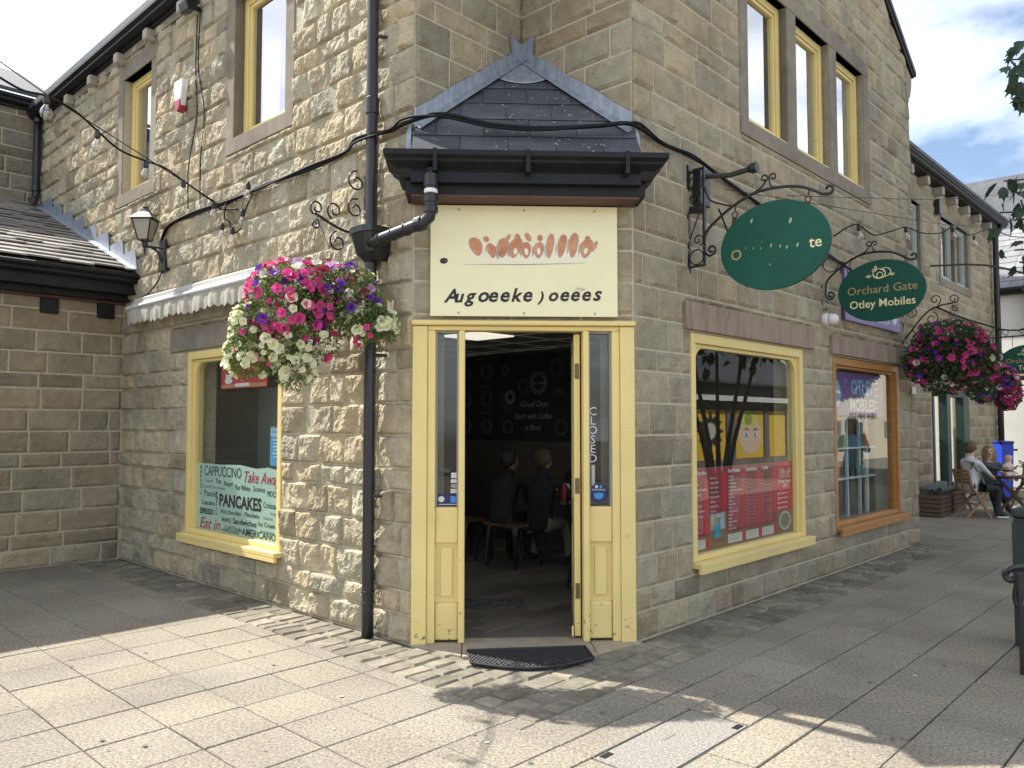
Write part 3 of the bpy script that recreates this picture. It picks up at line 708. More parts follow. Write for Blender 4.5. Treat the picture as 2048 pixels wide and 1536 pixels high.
# ================================================================ low wing on the left
wing = thing('side_wing', 'low stone wing with a stone slated roof and deep black eaves at the far left', 'building', FW(1.5, -1, 0))
WS = []
backing(FW, 0, 7, -.05, 3.1, [], M_mortar, wing)
stones(FW, 0.02, 2.6, 0, 3.0, [], WS, 21, res=.028, amp=.5, lens=(.3, .62), base=(.82, .80, .76))
stones(FW, 2.6, 7, 0, 3.0, [], WS, 22, res=.1, amp=.5, lens=(.3, .62), base=(.82, .8, .76))
lay_stones(WS, wing, M_stone)
wz = lambda d: 3.27 + (.42 - d) * .395
p, v = ogee(FW, -.0, 7, .315, 3.135, 1.0)
MB().prism(p, v).build('gutter', M_fascia, wing)
MB().fb(FW, 0, 7, .0, .31, 3.02, 3.2).build('fascia_board', M_fascia, wing)
MB().fb(FW, 0, 7, .0, .17, 2.955, 3.018).build('fascia_board', M_fascia, wing)
MB().fb(FW, 0, 7, .0, .06, 2.925, 2.954).build('frieze_board', mat('red_brown_stain', (.10, .05, .04), .7), wing)
for k in (.225, .81, 1.5, 2.2): MB().fb(FW, k - .09, k + .09, 0, .05, 2.755, 2.922).build('vent', M_fascia, wing, bevel=.004)
MB().poly(FW(0, .40, wz(.4) - .03), FW(7, .40, wz(.4) - .03), FW(7, -3.37, wz(-3.37) - .03), FW(0, -3.37, wz(-3.37) - .03)).build('roof', M_gslate, wing, tint=(.5, .5, .5), recalc=False)
rr_ = random.Random(9); rows = 19; stp = (3.37 + .42) / rows
field = MB(); field.t = []
for r in range(rows):
    d0 = .42 - r * stp; d1 = d0 - stp * 1.15; x = -rr_.uniform(0, .28)
    while x < 7:
        wd = rr_.uniform(.24, .4); a, c = max(x, .0) + .003, x + wd - .003; x += wd
        if c - a < .04: continue
        h = .03 + rr_.uniform(-.006, .012); t = rr_.uniform(.75, 1.2); sk = rr_.uniform(-.006, .006)
        top = [FW(a, d0 + sk, wz(d0) + h), FW(c, d0 - sk, wz(d0) + h), FW(c, d1, wz(d1) + .006), FW(a, d1, wz(d1) + .006)]
        g = MB().prism([q - Vector((0, 0, .018)) for q in top], (0, 0, .018)); sp = screen(top[0])
        if sp and sp[0] > -60: g.build('slate', M_gslate, wing, tint=(t, t, t))
        else: field.add(g.v, g.f); field.t += [(t, t, t)] * len(g.v)
tag(field.build('slate_field', M_gslate, wing), kind='stuff')
# stepped lead flashing against the tall wall
uu = 4.86 - .0; zr = lambda u: wz(.42 - (u - 4.84)) + .03
k = 0; uf = 8.3
while uf > 4.95:
    un = max(uf - .46, 4.8); top = zr(uf) + .075; o_ = .034 + .006 * (k % 2)
    MB().prism([FL(uf + .06, o_, zr(uf + .06) - .03), FL(uf + .02, o_, top), FL(un + .09, o_, top + .01), FL(un + .02, o_, zr(un) - .0), FL(un, o_, zr(un) - .04)], FL.n * .012).build('lead_flashing', M_lead, wing)
    uf -= .44; k += 1
MB().prism([FL(8.5, .02, zr(8.5) + .0), FL(4.82, .02, zr(4.82) + .0), FL(4.82, .13, zr(4.82) - .01), FL(8.5, .13, zr(8.5) - .01)], (0, 0, .012)).build('lead_soaker', M_lead, wing)

# added rounded canopy, unseen off to the left, put there to curve the paving shadow
cn = thing('shadow_canopy', 'unseen canvas canopy added to the low wing to cast the curved shadow', 'canopy', FW(3.9, .3, 2.5))
b = MB(); n_ = 8
arcp = [(.06 + 1.25 * math.sin(R(90 * i / n_)), 2.35 + .85 * math.cos(R(90 * i / n_))) for i in range(n_ + 1)]
for i in range(n_):
    b.poly(FW(2.75, arcp[i][0], arcp[i][1]), FW(5.4, arcp[i][0], arcp[i][1]), FW(5.4, arcp[i + 1][0], arcp[i + 1][1]), FW(2.75, arcp[i + 1][0], arcp[i + 1][1]))
for u_ in (2.75, 5.4): b.poly(*([FW(u_, .06, 2.35)] + [FW(u_, a, z) for a, z in arcp]))
b.build('shadow_canvas', mat('shadow_canopy_grey', (.35, .35, .33), .9), cn, recalc=False)

# ================================================================ taller block behind the wing
blk = thing('rear_block', 'shaded stone wall of a taller block rising above the slated wing roof', 'building', FV(1, -1, 4.3))
BS = []
MB().fb(FV, 0, 5, -.3, 0, 4.2, 6.35).build('wall', M_mortar, blk)
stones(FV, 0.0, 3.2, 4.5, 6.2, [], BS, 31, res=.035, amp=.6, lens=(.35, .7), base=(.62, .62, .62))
lay_stones(BS, blk, M_stone)
p, v = ogee(FV, -.2, 5, .06, 6.17); MB().prism(p, v).build('gutter', M_fascia, blk)
MB().fb(FV, -.2, 5, 0, .058, 6.13, 6.3).build('fascia_board', M_fascia, blk)
MB().box8([FV(-.2, .2, 6.29), FV(5, .2, 6.29), FV(5, -2, 7.4), FV(-.2, -2, 7.4)] + [q + Vector((0, 0, .06)) for q in (FV(-.2, .2, 6.29), FV(5, .2, 6.29), FV(5, -2, 7.4), FV(-.2, -2, 7.4))]).build('roof', M_slate, blk, tint=(.8, .8, .8))
b = MB()
for i in range(5): b.fb(FV, i * .62, i * .62 + .6, .0, .03, 4.62, 4.78 + .01 * (i % 2))
b.build('lead_flashing', M_lead, blk)

# ================================================================ second building along the lane
b2 = thing('far_shop_building', 'two storey stone building beyond the corner with green framed shopfront and small windows', 'building', FB(13, -1, 0))
B_ops = [(10.0, 11.05, 4.3, 5.62), (12.35, 13.3, 4.42, 5.66), (13.48, 14.35, 4.42, 5.66), (11.5, 14.05, .12, 2.2)]
B_sur = [(9.9, 11.2, 4.15, 5.8), (12.2, 14.55, 4.27, 5.8), (11.45, 14.1, 0, 2.45)]
backing(FB, 6.5, 16.6, -.05, 6.1, B_ops, M_mortar, b2)
BB = []
stones(FB, 9.6, 16.6, 0, 6.05, B_sur, BB, 41, res=.07, amp=.6, lens=(.3, .55), base=(.92, .9, .84))
lay_stones(BB, b2, M_stone)
M_sage = mat('sage_paint', (.36, .40, .36), .5)
M_green = mat('dark_green_paint', (.02, .055, .045), .45, var=.3)
surround(FB, 9.9, 11.2, 4.15, 5.8, [B_ops[0]], b2); surround(FB, 12.2, 14.55, 4.27, 5.8, B_ops[1:3], b2)
for o in B_ops[:3]:
    casement(FB, *o, M_sage, b2, M_glassup, d=-.09)
    MB().fb(FB, o[0] - .05, o[1] + .5, -.7, -.65, o[2] - .05, o[3] + .8).build('room_back', mat('dim_room', (.16, .19, .2), .9), b2)
MB().fb(FB, 11.455, 14.095, -.1, .05, 2.23, 2.445).build('lintel', M_ashlar, b2, bevel=.008)
b = MB()
for a, c in ((11.5, 11.62), (12.42, 12.68), (13.62, 14.05)): b.fb(FB, a, c, -.14, .02, .12, 2.2)
b.fb(FB, 11.62, 13.62, -.14, .012, 2.08, 2.2).fb(FB, 11.5, 14.05, -.14, .03, .12, .3)
sf = b.build('shopfront_frame', M_green, b2, bevel=.01)
for a, c in ((11.62, 12.42), (12.68, 13.62)): MB().fb(FB, a, c, -.08, -.074, .3, 2.08).build('pane', M_glass, sf)
MB().fb(FB, 11.5, 14.05, -1.0, -.95, .1, 2.2).build('display_back', mat('display_white', (.62, .60, .55), .8, grime=.2), b2)
MB().fb(FB, 11.5, 14.05, -.95, -.14, .28, .32).build('display_floor', M_ashlar, b2)
MB().fb(FB, 13.0, 13.25, -.6, -.59, 1.35, 1.75).build('notice', M_white, b2)
p, v = ogee(FB, 6.4, 16.75, .2, 6.16); MB().prism(p, v).build('gutter', M_fascia, b2)
MB().fb(FB, 6.5, 16.7, .0, .2, 6.13, 6.27).build('fascia_board', M_fascia, b2)
for u_ in [10.1 + .93 * i for i in range(7)]: MB().fb(FB, u_ - .07, u_ + .07, 0, .19, 5.96, 6.125).build('rafter_end', mat('rafter_paint', (.42, .38, .31), .8, var=.2), b2, bevel=.02)
q = [FB(6.4, .34, 6.27), FB(16.8, .34, 6.27), FB(16.8, -3.5, 8.6), FB(6.4, -3.5, 8.6)]
MB().box8(q + [x + Vector((0, 0, .06)) for x in q]).build('roof', M_slate, b2, tint=(.9, .9, .9))
pipe([FB(16.35, .12, z) for z in (0, 2, 4, 5.9)] + [FB(16.35, .25, 6.15)], .065, b2, collars=[(FB(16.35, .12, 2.9), up, .075, .1)])
# flood lamps and boxes fixed to it are listed with the small things

# ================================================================ white rendered building closing the lane
wb = thing('white_building', 'white rendered building with grey slate roof closing the lane at the right edge', 'building', FE(1, -1, 0))
M_render = mat('white_render', (.78, .75, .67), .9, var=.08, vscale=2, bump=.15, bscale=30, grime=.12)
MB().fb(FE, -2, 2.2, -6, 0, -.05, 4.75).build('wall', M_render, wb)
p, v = ogee(FE, -2, 2.3, .1, 4.62, 1.2); MB().prism(p, v).build('gutter', M_fascia, wb)
rs = random.Random(2)
for r in range(10):
    d0 = .2 - r * .24; z0 = 4.78 + r * .19; x = -2 - rs.uniform(0, .3)
    for k_ in range(10):
        wd = .42; a, c = x + .004, x + wd - .004; x += wd; t = rs.uniform(.8, 1.2)
        top = [FE(a, d0, z0 + .02), FE(c, d0, z0 + .02), FE(c, d0 - .27, z0 + .215), FE(a, d0 - .27, z0 + .215)]
        MB().prism(top, (0, 0, -.015)).build('slate', mat('pale_slate', (.22, .22, .23), .7, var=.3, tint=1), wb, tint=(t, t, t))
q = [FE(-2, .18, 4.74), FE(2.3, .18, 4.74), FE(2.3, -5, 8.85), FE(-2, -5, 8.85)]
MB().box8(q + [x + Vector((0, 0, .03)) for x in q]).build('roof', M_slate, wb, tint=(1, 1, 1))
pipe([FE(.62, .13, z) for z in (0, 1.5, 3, 4.2)] + [FE(.62, .2, 4.6)], .075, wb, m=mat('grey_pipe', (.16, .17, .18), .4), collars=[(FE(.62, .13, 2.4), up, .085, .1)])

# ================================================================ shops across the lane (seen mirrored in the windows)
FO = Frame(PR + nR * 9.5, dR, -nR)
op = thing('opposite_shops', 'low row of shops across the lane with slate roof and white awning, mirrored in windows', 'building', FO(20, -1, 0))
M_cream = mat('cream_render', (.62, .56, .44), .9, var=.1)
MB().fb(FO, 10, 26.4, -.3, 0, 2.05, 3.0).build('wall', mat('dark_fascia_board', (.05, .045, .045), .6), op)
MB().fb(FO, 10, 26.4, -.3, 0, -.05, .35).build('wall', M_ashlar, op)
for a, c in ((10, 17.2), (19.35, 19.95), (22.1, 22.45), (23.9, 26.4)): MB().fb(FO, a, c, -.3, .0, .35, 2.05).build('pier', mat('grey_pier', (.17, .17, .18), .6), op)
MB().fb(FO, 10, 26.4, -1.4, -1.3, 0, 2.6).build('shop_back', M_dark, op)
q = [FO(9.5, .45, 2.85), FO(27, .45, 2.85), FO(27, -3.6, 5.2), FO(9.5, -3.6, 5.2)]
MB().box8(q + [x + Vector((0, 0, .08)) for x in q]).build('roof', M_slate, op, tint=(1.3, 1.3, 1.3))
MB().prism([FO(16.5, .0, 2.5), FO(16.5, .35, 2.4), FO(16.5, .35, 2.28), FO(16.5, 0, 2.38)], FO.u * 9).build('awning', M_white, op)
M_post_y = mat('poster_yellow', (.80, .55, .06), .6); M_ink = mat('poster_ink', (.02, .02, .022), .6); M_lime = mat('poster_lime', (.62, .72, .18), .6); M_skin_p = mat('poster_skin', (.80, .62, .44), .6); M_red_p = mat('poster_red', (.55, .04, .05), .6)
for a, c in ((17.3, 19.3), (20.0, 22.05), (22.5, 23.85)): MB().fb(FO, a, c, -.06, -.04, .36, 2.0).build('window_poster', M_post_y, op)
def star(cu, cz, r0, r1, n, d, m, parent, ry=1):
    pts = [FO(cu + (r0 if i % 2 == 0 else r1) * math.cos(math.pi * i / n), d, cz + ry * (r0 if i % 2 == 0 else r1) * math.sin(math.pi * i / n)) for i in range(2 * n)]
    return MB().prism(pts, FO.n * .003).build('poster_print', m, parent)
star(18.3, 1.3, .9, .55, 12, -.036, M_ink, op, ry=.75); star(18.3, 1.3, .36, .36, 14, -.03, mat('poster_pale', (.6, .58, .45), .6), op, ry=.75)
star(21.05, 1.15, .85, .82, 14, -.036, M_skin_p, op, ry=.8); star(20.9, 1.72, .85, .68, 9, -.032, M_lime, op, ry=.32); star(20.9, 1.7, .3, .26, 8, -.027, mat('poster_lime_dark', (.34, .42, .06), .6), op, ry=.7); star(20.2, 1.65, .2, .15, 5, -.026, M_red_p, op)
for cu in (20.75, 21.4):
    star(cu, 1.15, .19, .17, 8, -.03, mat('poster_eye', (.75, .8, .82), .6), op, ry=.45); star(cu, 1.15, .08, .075, 8, -.026, mat('poster_iris', (.12, .3, .45), .6), op); MB().prism([FO(cu - .22, -.028, 1.3), FO(cu + .02, -.028, 1.4), FO(cu + .24, -.028, 1.31), FO(cu + .02, -.028, 1.35)], FO.n * .004).build('poster_print', M_ink, op)
# cream house with windows further along, and the court entrance
MB().fb(FO, 26.5, 40, -.3, 0, -.05, 5.5).build('wall', M_cream, op)
text('NEW INN CO', FO(33.4, .02, 1.75), -FO.u, (0, 0, 1), .4, M_ink, op, width=3.2, depth=.004)
for a in (27.6, 34.5): MB().fb(FO, a, a + 1.5, 0, .03, .9, 1.65).build('window', mat('dim_room', (.16, .19, .2), .3), op)
MB().fb(FO, 30.4, 31.6, 0, .04, 0, 1.6).build('door', M_green, op)

# ================================================================ signs
ZUP = Vector((0, 0, 1))
M_cream_s = mat('cream_sign_panel', (.86, .80, .50), .35, grime=.04)
M_terra = mat('terracotta_print', (.46, .15, .08), .5, col2=(.62, .34, .18), vscale=9); M_offw = mat('print_white', (.82, .79, .66), .5)
cs = thing('shop_sign', 'large cream sign panel with smudged terracotta and black script above the yellow doorway', 'sign', FD(.79, .05, 2.31))
MB().fb(FD, .125, 1.464, .036, .058, 2.312, 3.108).build('panel', M_cream_s, cs, bevel=.002)
for u_ in (.325, .79, 1.3):
    for z in (2.335, 3.075): MB().lathe(FD(u_, .058, z), [(.008, 0), (.008, .003), (.004, .006)], 10, axis=FD.n).build('screw', mat('screw_steel', (.4, .4, .38), .4, metal=.8), cs)
def s6(x, y): return (.125 + (x - 305) * (1.339 / 1405), 3.108 - (y - (127 + (x - 305) * .018)) * (.796 / 818))
def blob(pts, m, d=.0585, nm='lettering'):
    MB().prism([FD(*(lambda q: (q[0], d, q[1]))(s6(x, y))) for x, y in pts], FD.n * .0012).build(nm, m, cs)
def lens(cx, cy, w_, h, tilt, n=14, pinch=.0):
    o = []
    for i in range(n):
        a = 2 * math.pi * i / n; x = math.cos(a) * w_ * (1 - pinch * math.sin(a)); y = math.sin(a) * h
        o.append((cx + x + y * tilt, cy + y))
    return o
shp = [(645, 440, 44, 62, .25), (760, 470, 30, 50, .25), (845, 450, 40, 66, -.1), (940, 450, 40, 70, -.25), (1020, 470, 34, 55, .0), (1115, 470, 34, 55, -.05), (1200, 440, 26, 84, -.12), (1290, 440, 30, 78, -.18), (1378, 435, 32, 84, -.12), (1475, 460, 42, 66, -.2)]
for cx, cy, w_, h, t in shp:
    w_ *= 1.12; h *= 1.12
    blob(lens(cx + 5, cy + 6, w_ + 20, h + 18, t), M_offw, .0582)
    blob(lens(cx, cy, w_, h, t, pinch=.25), M_terra, .0597)
for cx, cy, w_, h, t in [(720, 385, 22, 22, .2), (880, 380, 18, 30, -.6), (955, 375, 22, 28, .1), (1035, 372, 22, 32, .4), (1125, 380, 20, 24, 0), (1485, 385, 20, 18, 0), (1535, 445, 18, 42, -.5)]: blob(lens(cx, cy, w_, h, t), M_terra, .0612)
for cx, cy, w_, h, t in [(940, 478, 14, 24, 0), (1022, 480, 15, 26, .1), (1115, 478, 14, 26, 0), (1470, 478, 14, 24, -.2)]: blob(lens(cx, cy, w_, h, t), M_offw, .0627)
blob([(540, 560), (1470, 560), (1470, 568), (1000, 572), (540, 569)], M_offw, .0597); blob([(540, 570), (1000, 573), (1470, 569), (1000, 577)], mat('rule_grey', (.2, .2, .19), .5), .0612)
blob(lens(405, 542, 30, 22, -.1), M_ink); blob(lens(418, 540, 12, 8, 0), mat('print_violet', (.10, .05, .12), .5), .0605)
for gph, x, sz in (('A', 412, 118), ('u', 480, 110), ('g', 565, 120), ('o', 650, 130), ('e', 728, 130), ('e', 815, 130), ('k', 905, 118), ('e', 985, 130), (')', 1115, 84), ('o', 1180, 115), ('e', 1265, 124), ('e', 1345, 124), ('e', 1430, 124), ('s', 1520, 128)):
    q = s6(x, 846); text(gph, FD(q[0], .0595, q[1]), FD.u, ZUP, sz * .00114, M_ink, cs, bold=.0034, shear=.28, depth=.0007)

M_sgreen = mat('sign_green', (.012, .085, .060), .35, var=.1, spec=.25); M_sgreen2 = mat('sign_green_old', (.014, .095, .068), .55, spec=.2, var=.15, vscale=3)
M_gold = mat('gold_letter', (.42, .30, .12), .45); M_goldp = mat('pale_gold', (.80, .72, .42), .45)
def oval_sign(label, F, sc_, zc, w_, h, m, group='green oval hanging signs'):
    o = thing('hanging_sign', label, 'sign', F(sc_, 0, zc), group)
    n = 48; pts = lambda k, d: [F(sc_ + k * w_ / 2 * math.cos(2 * math.pi * i / n), d, zc + k * h / 2 * math.sin(2 * math.pi * i / n)) for i in range(n)]
    MB().prism(pts(1, -.013), F.n * .026).build('board', m, o, bevel=.003)
    return o
def hook(F, s_, zt, zb, parent):
    b = MB(); b.bar(F(s_, 0, zt), F(s_ - .01, 0, zt - .05), .012, .008); b.tube(scroll(F(s_ - .012, 0, zt - .08), F.u, ZUP, .022, 1, 0, 12, 1.0), .005, 6); b.bar(F(s_ - .014, 0, zt - .1), F(s_ - .02, 0, zb - .02), .02, .03)
    b.build('hanger', mat('rusty_iron', (.075, .045, .03), .8, var=.4, vscale=30), parent)
def sign_bracket(label, F, parts=True, bar2=True, full=True):
    o = thing('sign_bracket', label, 'bracket', F(0, 0, 2.75), 'wrought iron sign brackets')
    P = lambda s_, z: F(s_, 0, z)
    if full:
        MB().bar(P(.006, 2.74), P(.006, 3.62), .03, .02, up=F.u).build('wall_bar', M_black, o)
        MB().bar(P(.145, 2.79), P(.145, 3.58), .022, .016, up=F.u).build('upright', M_black, o)
        b = MB()
        b.bar(P(0, 2.79), P(.15, 2.795), .016, .016).bar(P(0, 3.55), P(.15, 3.57), .016, .016)
        for zc, r in ((3.46, .058), (2.865, .06)): b.tube(scroll(P(.076, zc), F.u, ZUP, r, 1, 0, 20, 1), .006, 6)
        b.tube(scroll(P(.075, 3.33), F.u, ZUP, .055, 1.3, 1.5, 20, .25), .006, 6).tube(scroll(P(.09, 3.0), F.u, ZUP, .05, 1.3, -1.2, 20, .25), .006, 6)
        b.tube(bez([P(.14, 3.3), P(.07, 3.14), P(.02, 3.02)]), .006, 6)
        b.build('scrollwork', M_black, o)
        MB().bar(P(-.0, 3.25), P(.145, 3.22), .03, .04).tube([F(.14, .0, 3.22), F(.1, .0, 3.25), F(.0, .0, 3.27)], .016, 6).build('clamp_arm', M_black, o)
    else:
        MB().bar(P(.006, 2.72), P(.006, 3.28), .026, .016, up=F.u).build('wall_bar', M_black, o)
        MB().tube(scroll(P(.1, 3.19), F.u, ZUP, .075, 1, 0, 22, 1), .006, 6).build('scrollwork', M_black, o)
        MB().tube([P(0, 2.73), P(.04, 2.725), P(.05, 2.745)], .008, 6).build('foot_hook', M_black, o)
    dz = 0 if full else -.03; k = 1 if full else .87; x0 = 0 if full else -.085
    q = lambda s_, z: P(x0 + s_ * k + (0 if full else .0), z + dz)
    arm = bez([q(.145, 2.95), q(.155, 3.03), q(.19, 3.08), q(.27, 3.14), q(.385, 3.21), q(.555, 3.277), q(.728, 3.288), q(.894, 3.265), q(1.0, 3.222), q(1.084, 3.172), q(1.13, 3.165)])
    arm += scroll(q(1.128, 3.198), F.u, ZUP, .034, .7, -1.4, 10, .5)
    MB().tube(arm, .0115, 8).build('arm', M_black, o, smooth=True)
    low = bez([q(.145, 2.95), q(.15, 2.9), q(.185, 2.862), q(.225, 2.87)]) + scroll(q(.205, 2.905), F.u, ZUP, .038, 1.0, -.6, 14, .3)
    MB().tube(low, .010, 8).build('arm', M_black, o, smooth=True)
    MB().tube(bez([q(.555, 3.28), q(.62, 3.31), q(.66, 3.35)]) + scroll(q(.648, 3.375), F.u, ZUP, .03, 1, -.4, 14, .35), .007, 6).build('scroll', M_black, o)
    MB().tube(bez([q(.75, 3.285), q(.70, 3.31), q(.69, 3.35)]) + scroll(q(.718, 3.372), F.u, ZUP, .03, 1, 3.4, 14, .35, -1), .007, 6).build('scroll', M_black, o)
    MB().tube(bez([q(.15, 3.42), q(.2, 3.30), q(.32, 3.24), q(.38, 3.22)]), .008, 6).build('scroll', M_black, o)
    return o
FS1 = Frame(PR + dR * .77, nR, -dR); FS2 = Frame(PR + dR * 3.42, nR, -dR)
sign_bracket('black wrought iron bracket with ladder upright holding the larger blank green oval sign', FS1)
g1 = oval_sign('green oval sign almost blank but for the letters O and te, nearest the doorway', FS1, .715, 2.862, .85, .66, M_sgreen2)
for s_, zt in ((.42, 3.225), (.99, 3.235)): hook(FS1, s_, zt, 2.862 + .31 * math.sqrt(max(0, 1 - ((s_ - .715) / .425) ** 2)), g1)
text('O', FS1(.375, .0145, 2.79), FS1.u, ZUP, .115, M_gold, g1, bold=.001); text('te', FS1(.985, .0145, 2.80), FS1.u, ZUP, .115, M_goldp, g1, bold=.001)
rl = random.Random(12)
for (s_, z, r) in ((.55, 3.07, .018), (.85, 3.02, .022), (.56, 2.86, .008), (.70, 2.86, .014), (.62, 2.85, .007), (.77, 2.845, .012), (.82, 2.83, .014), (.9, 2.835, .016), (.69, 2.72, .008), (.63, 2.9, .005), (.5, 2.87, .007)):
    MB().prism([FS1(s_ + r * .55 * math.cos(i), .0132, z + r * math.sin(i + .5)) for i in [k_ * .9 for k_ in range(7)]], FS1.n * .0008).build('worn_print', mat('worn_print', (.35, .42, .32), .5), g1)
sign_bracket('black wrought iron bracket with a ring holding the smaller lettered oval sign', FS2, full=False)
g2 = oval_sign('green oval sign with gold fruit emblem and lettering above the orange framed window', FS2, .59, 2.865, .835, .615, M_sgreen)
for s_, zt in ((.30, 3.19), (.83, 3.19)): hook(FS2, s_, zt, 2.865 + .30 * math.sqrt(max(0, 1 - ((s_ - .59) / .42) ** 2)), g2)
def emblem(F, s0, z0, k, parent, m, d=.0145):
    b = MB(); E = lambda x, y: F(s0 + x * k, d, z0 + y * k)
    ring = lambda cx, cy, rx, ry, a0=0, a1=6.2832, w_=.05: b.tube([E(cx + rx * math.cos(a0 + (a1 - a0) * i / 22), cy + ry * math.sin(a0 + (a1 - a0) * i / 22)) for i in range(23)], w_ * k, 5)
    ring(-.12, 0, .62, .58, .2, 5.2); ring(.0, -.18, .33, .33); ring(.62, .1, .62, .5, -1.9, 2.5); ring(.05, .02, .8, .55, 3.4, 5.6, .07); ring(.35, .0, .28, .42, -1.4, 1.6, .06)
    ring(-.45, .62, .12, .3, 0, 6.28, .04); b.tube([E(-.3, .5), E(-.45, .85)], .03 * k, 5); ring(-.62, .42, .2, .16, .5, 4, .05)
    for cx, sg in ((-1.25, -1), (1.35, 1)):
        for a in range(7):
            an = R(20 + a * 23) if sg > 0 else R(180 - 20 - a * 23); r = .32 + .14 * (a % 2)
            p = E(cx, -.35); q = E(cx + r * math.cos(an) * 1.2, -.35 + r * math.sin(an)); t = (q - p).cross(F.n).normalized() * .07 * k
            b.prism([p - t, p + t, q], F.n * .001)
    return b.build('emblem', m, parent)
emblem(FS2, .585, 3.035, .085, g2, M_goldp)
text('Orchard Gate', FS2(.60, .0145, 2.845), FS2.u, ZUP, .115, M_gold, g2, align='CENTER', width=.66); text('Otley Mobiles', FS2(.60, .0145, 2.705), FS2.u, ZUP, .112, M_goldp, g2, align='CENTER', width=.62, bold=.0012)
FS3 = Frame(PR + dR * 12.2, nR, -dR)
g3 = oval_sign('green oval sign with fruit emblem and arrow pointing to the toilets, at the right edge', FS3, .25, 2.66, .95, .66, M_sgreen)
emblem(FS3, .22, 2.84, .09, g3, M_goldp)
text('Orchard Gate', FS3(.25, .0145, 2.66), FS3.u, ZUP, .12, M_gold, g3, align='CENTER', width=.72); text('Toilets', FS3(.25, .0145, 2.53), FS3.u, ZUP, .12, M_goldp, g3, align='CENTER', bold=.001)
MB().prism([FS3(-.02, .0145, 2.44), FS3(-.06, .0145, 2.475), FS3(0.0, .0145, 2.46), FS3(.4, .0145, 2.46), FS3(.4, .0145, 2.49), FS3(.5, .0145, 2.44), FS3(.4, .0145, 2.39), FS3(.4, .0145, 2.42), FS3(0, .0145, 2.42), FS3(-.06, .0145, 2.405)], FS3.n * .001).build('arrow', M_goldp, g3)
b3 = thing('sign_bracket', 'slim black bracket over the toilets sign at the right edge', 'bracket', FS3(-.3, 0, 3.1), 'wrought iron sign brackets')
MB().tube([FS3(-1.2, 0, 3.14), FS3(.8, 0, 3.17)], .014, 6).build('arm', M_black, b3)
b = MB()
for i in range(4): MB().tube(scroll(FS3(-.4 + i * .28, 0, 3.24), FS3.u, ZUP, .07, 1.1, -1.6, 14, .4), .008, 5).build('scroll', M_black, b3)
MB().tube([FS3(0, 0, 3.16), FS3(0, 0, 2.96)], .006, 5).build('hanger', M_black, b3)

# ================================================================ awning over the left window
aw = thing('awning', 'folded dirty white scalloped awning above the left hand shop window', 'awning', FL(3.3, 0, 2.6))
M_aw = mat('awning_canvas', (.58, .55, .46), .85, col2=(.40, .38, .32), vscale=5, stretch=(1, 1, .5), transl=.25); M_alu = mat('white_aluminium', (.55, .55, .53), .5, grime=.2)
A0, A1 = 1.72, 4.74
p, v = [FL(A0, a, z) for a, z in ((.02, 2.80), (.02, 2.93), (.06, 2.955), (.11, 2.93), (.11, 2.80))], FL.u * (A1 - A0)
MB().prism(p, v).build('cassette', M_alu, aw)
MB().tube([FL(A0, .165, 2.825), FL(A1 + .03, .165, 2.825)], .024, 10).build('front_rail', M_alu, aw)
MB().prism([FL(A0, .10, 2.9), FL(A0, .165, 2.845), FL(A0, .165, 2.838), FL(A0, .10, 2.893)], v).build('canvas_top', M_aw, aw)
b = MB(); nsc = 22; nn_ = nsc * 8
for i in range(nn_ + 1):
    t = i / nn_; u_ = A0 + (A1 - A0) * t; d_ = .175 + .008 * math.sin(t * 61) + .004 * math.sin(t * 170); zb = 2.66 - .03 * abs(math.sin(math.pi * nsc * t)) + .01 * math.sin(t * 23)
    b.v += [FL(u_, .17, 2.818), FL(u_, d_ + .004, 2.74), FL(u_, d_, zb)]
for i in range(nn_):
    for k in range(2): a = i * 3 + k; b.f.append((a, a + 3, a + 4, a + 1)); b.m.append(0)
b.build('valance', M_aw, aw, recalc=False, smooth=True)
MB().prism([FL(A1 + .02, .02, 2.83), FL(A1 + .02, .165, 2.815), FL(A1 + .03, .12, 2.6), FL(A1 + .03, .04, 2.58)], FL.u * .004).build('side_flap', M_aw, aw)

# ================================================================ wall lantern, alarm box, flood lamp, cables
ln = thing('wall_lantern', 'black wall lantern with frosted panes on a curved arm above the awning', 'lantern', FL(4.15, 0, 3.2))
MB().fb(FL, 4.06, 4.22, .0, .06, 3.18, 3.52).build('wall_plate', M_black, ln, bevel=.006)
MB().tube(bez([FL(4.14, .06, 3.28), FL(4.14, .1, 3.38), FL(4.14, .17, 3.42), FL(4.14, .24, 3.42)]), .013, 8).tube([FL(4.14, .06, 3.43), FL(4.14, .24, 3.425)], .01, 8).build('arm', M_black, ln)
lc = FL(4.14, .24, 0)
MB().lathe(lc + ZUP * 3.36, [(.004, -.03), (.01, 0), (.012, .04), (.028, .06), (.03, .1), (.05, .12)], 10).build('stem', M_black, ln)
b = MB(); w0, w1, z0, z1 = .052, .098, 3.485, 3.70
cr = lambda w_, z: [lc + Vector((sx * w_, sy * w_, z)) for sx, sy in ((-1, -1), (1, -1), (1, 1), (-1, 1))]
lo, hi = cr(w0, z0), cr(w1, z1)
for i in range(4): b.bar(lo[i], hi[i], .012, .012); b.bar(lo[i], lo[(i + 1) % 4], .012, .012); b.bar(hi[i], hi[(i + 1) % 4], .014, .014)
b.build('cage', M_black, ln)
M_frost = mat('frosted_pane', (.55, .52, .42), .4, transl=.4)
for i in range(4): MB().prism([lo[i], lo[(i + 1) % 4], hi[(i + 1) % 4], hi[i]], ((hi[i] + hi[(i + 1) % 4]) / 2 - lc - ZUP * z1).normalized() * -.003).build('pane', M_frost, ln)
b = MB(); h1, h2, h3 = cr(.122, 3.705), cr(.05, 3.785), cr(.03, 3.82)
for A, B_ in ((h1, h2), (h2, h3)):
    for i in range(4): b.poly(A[i], A[(i + 1) % 4], B_[(i + 1) % 4], B_[i])
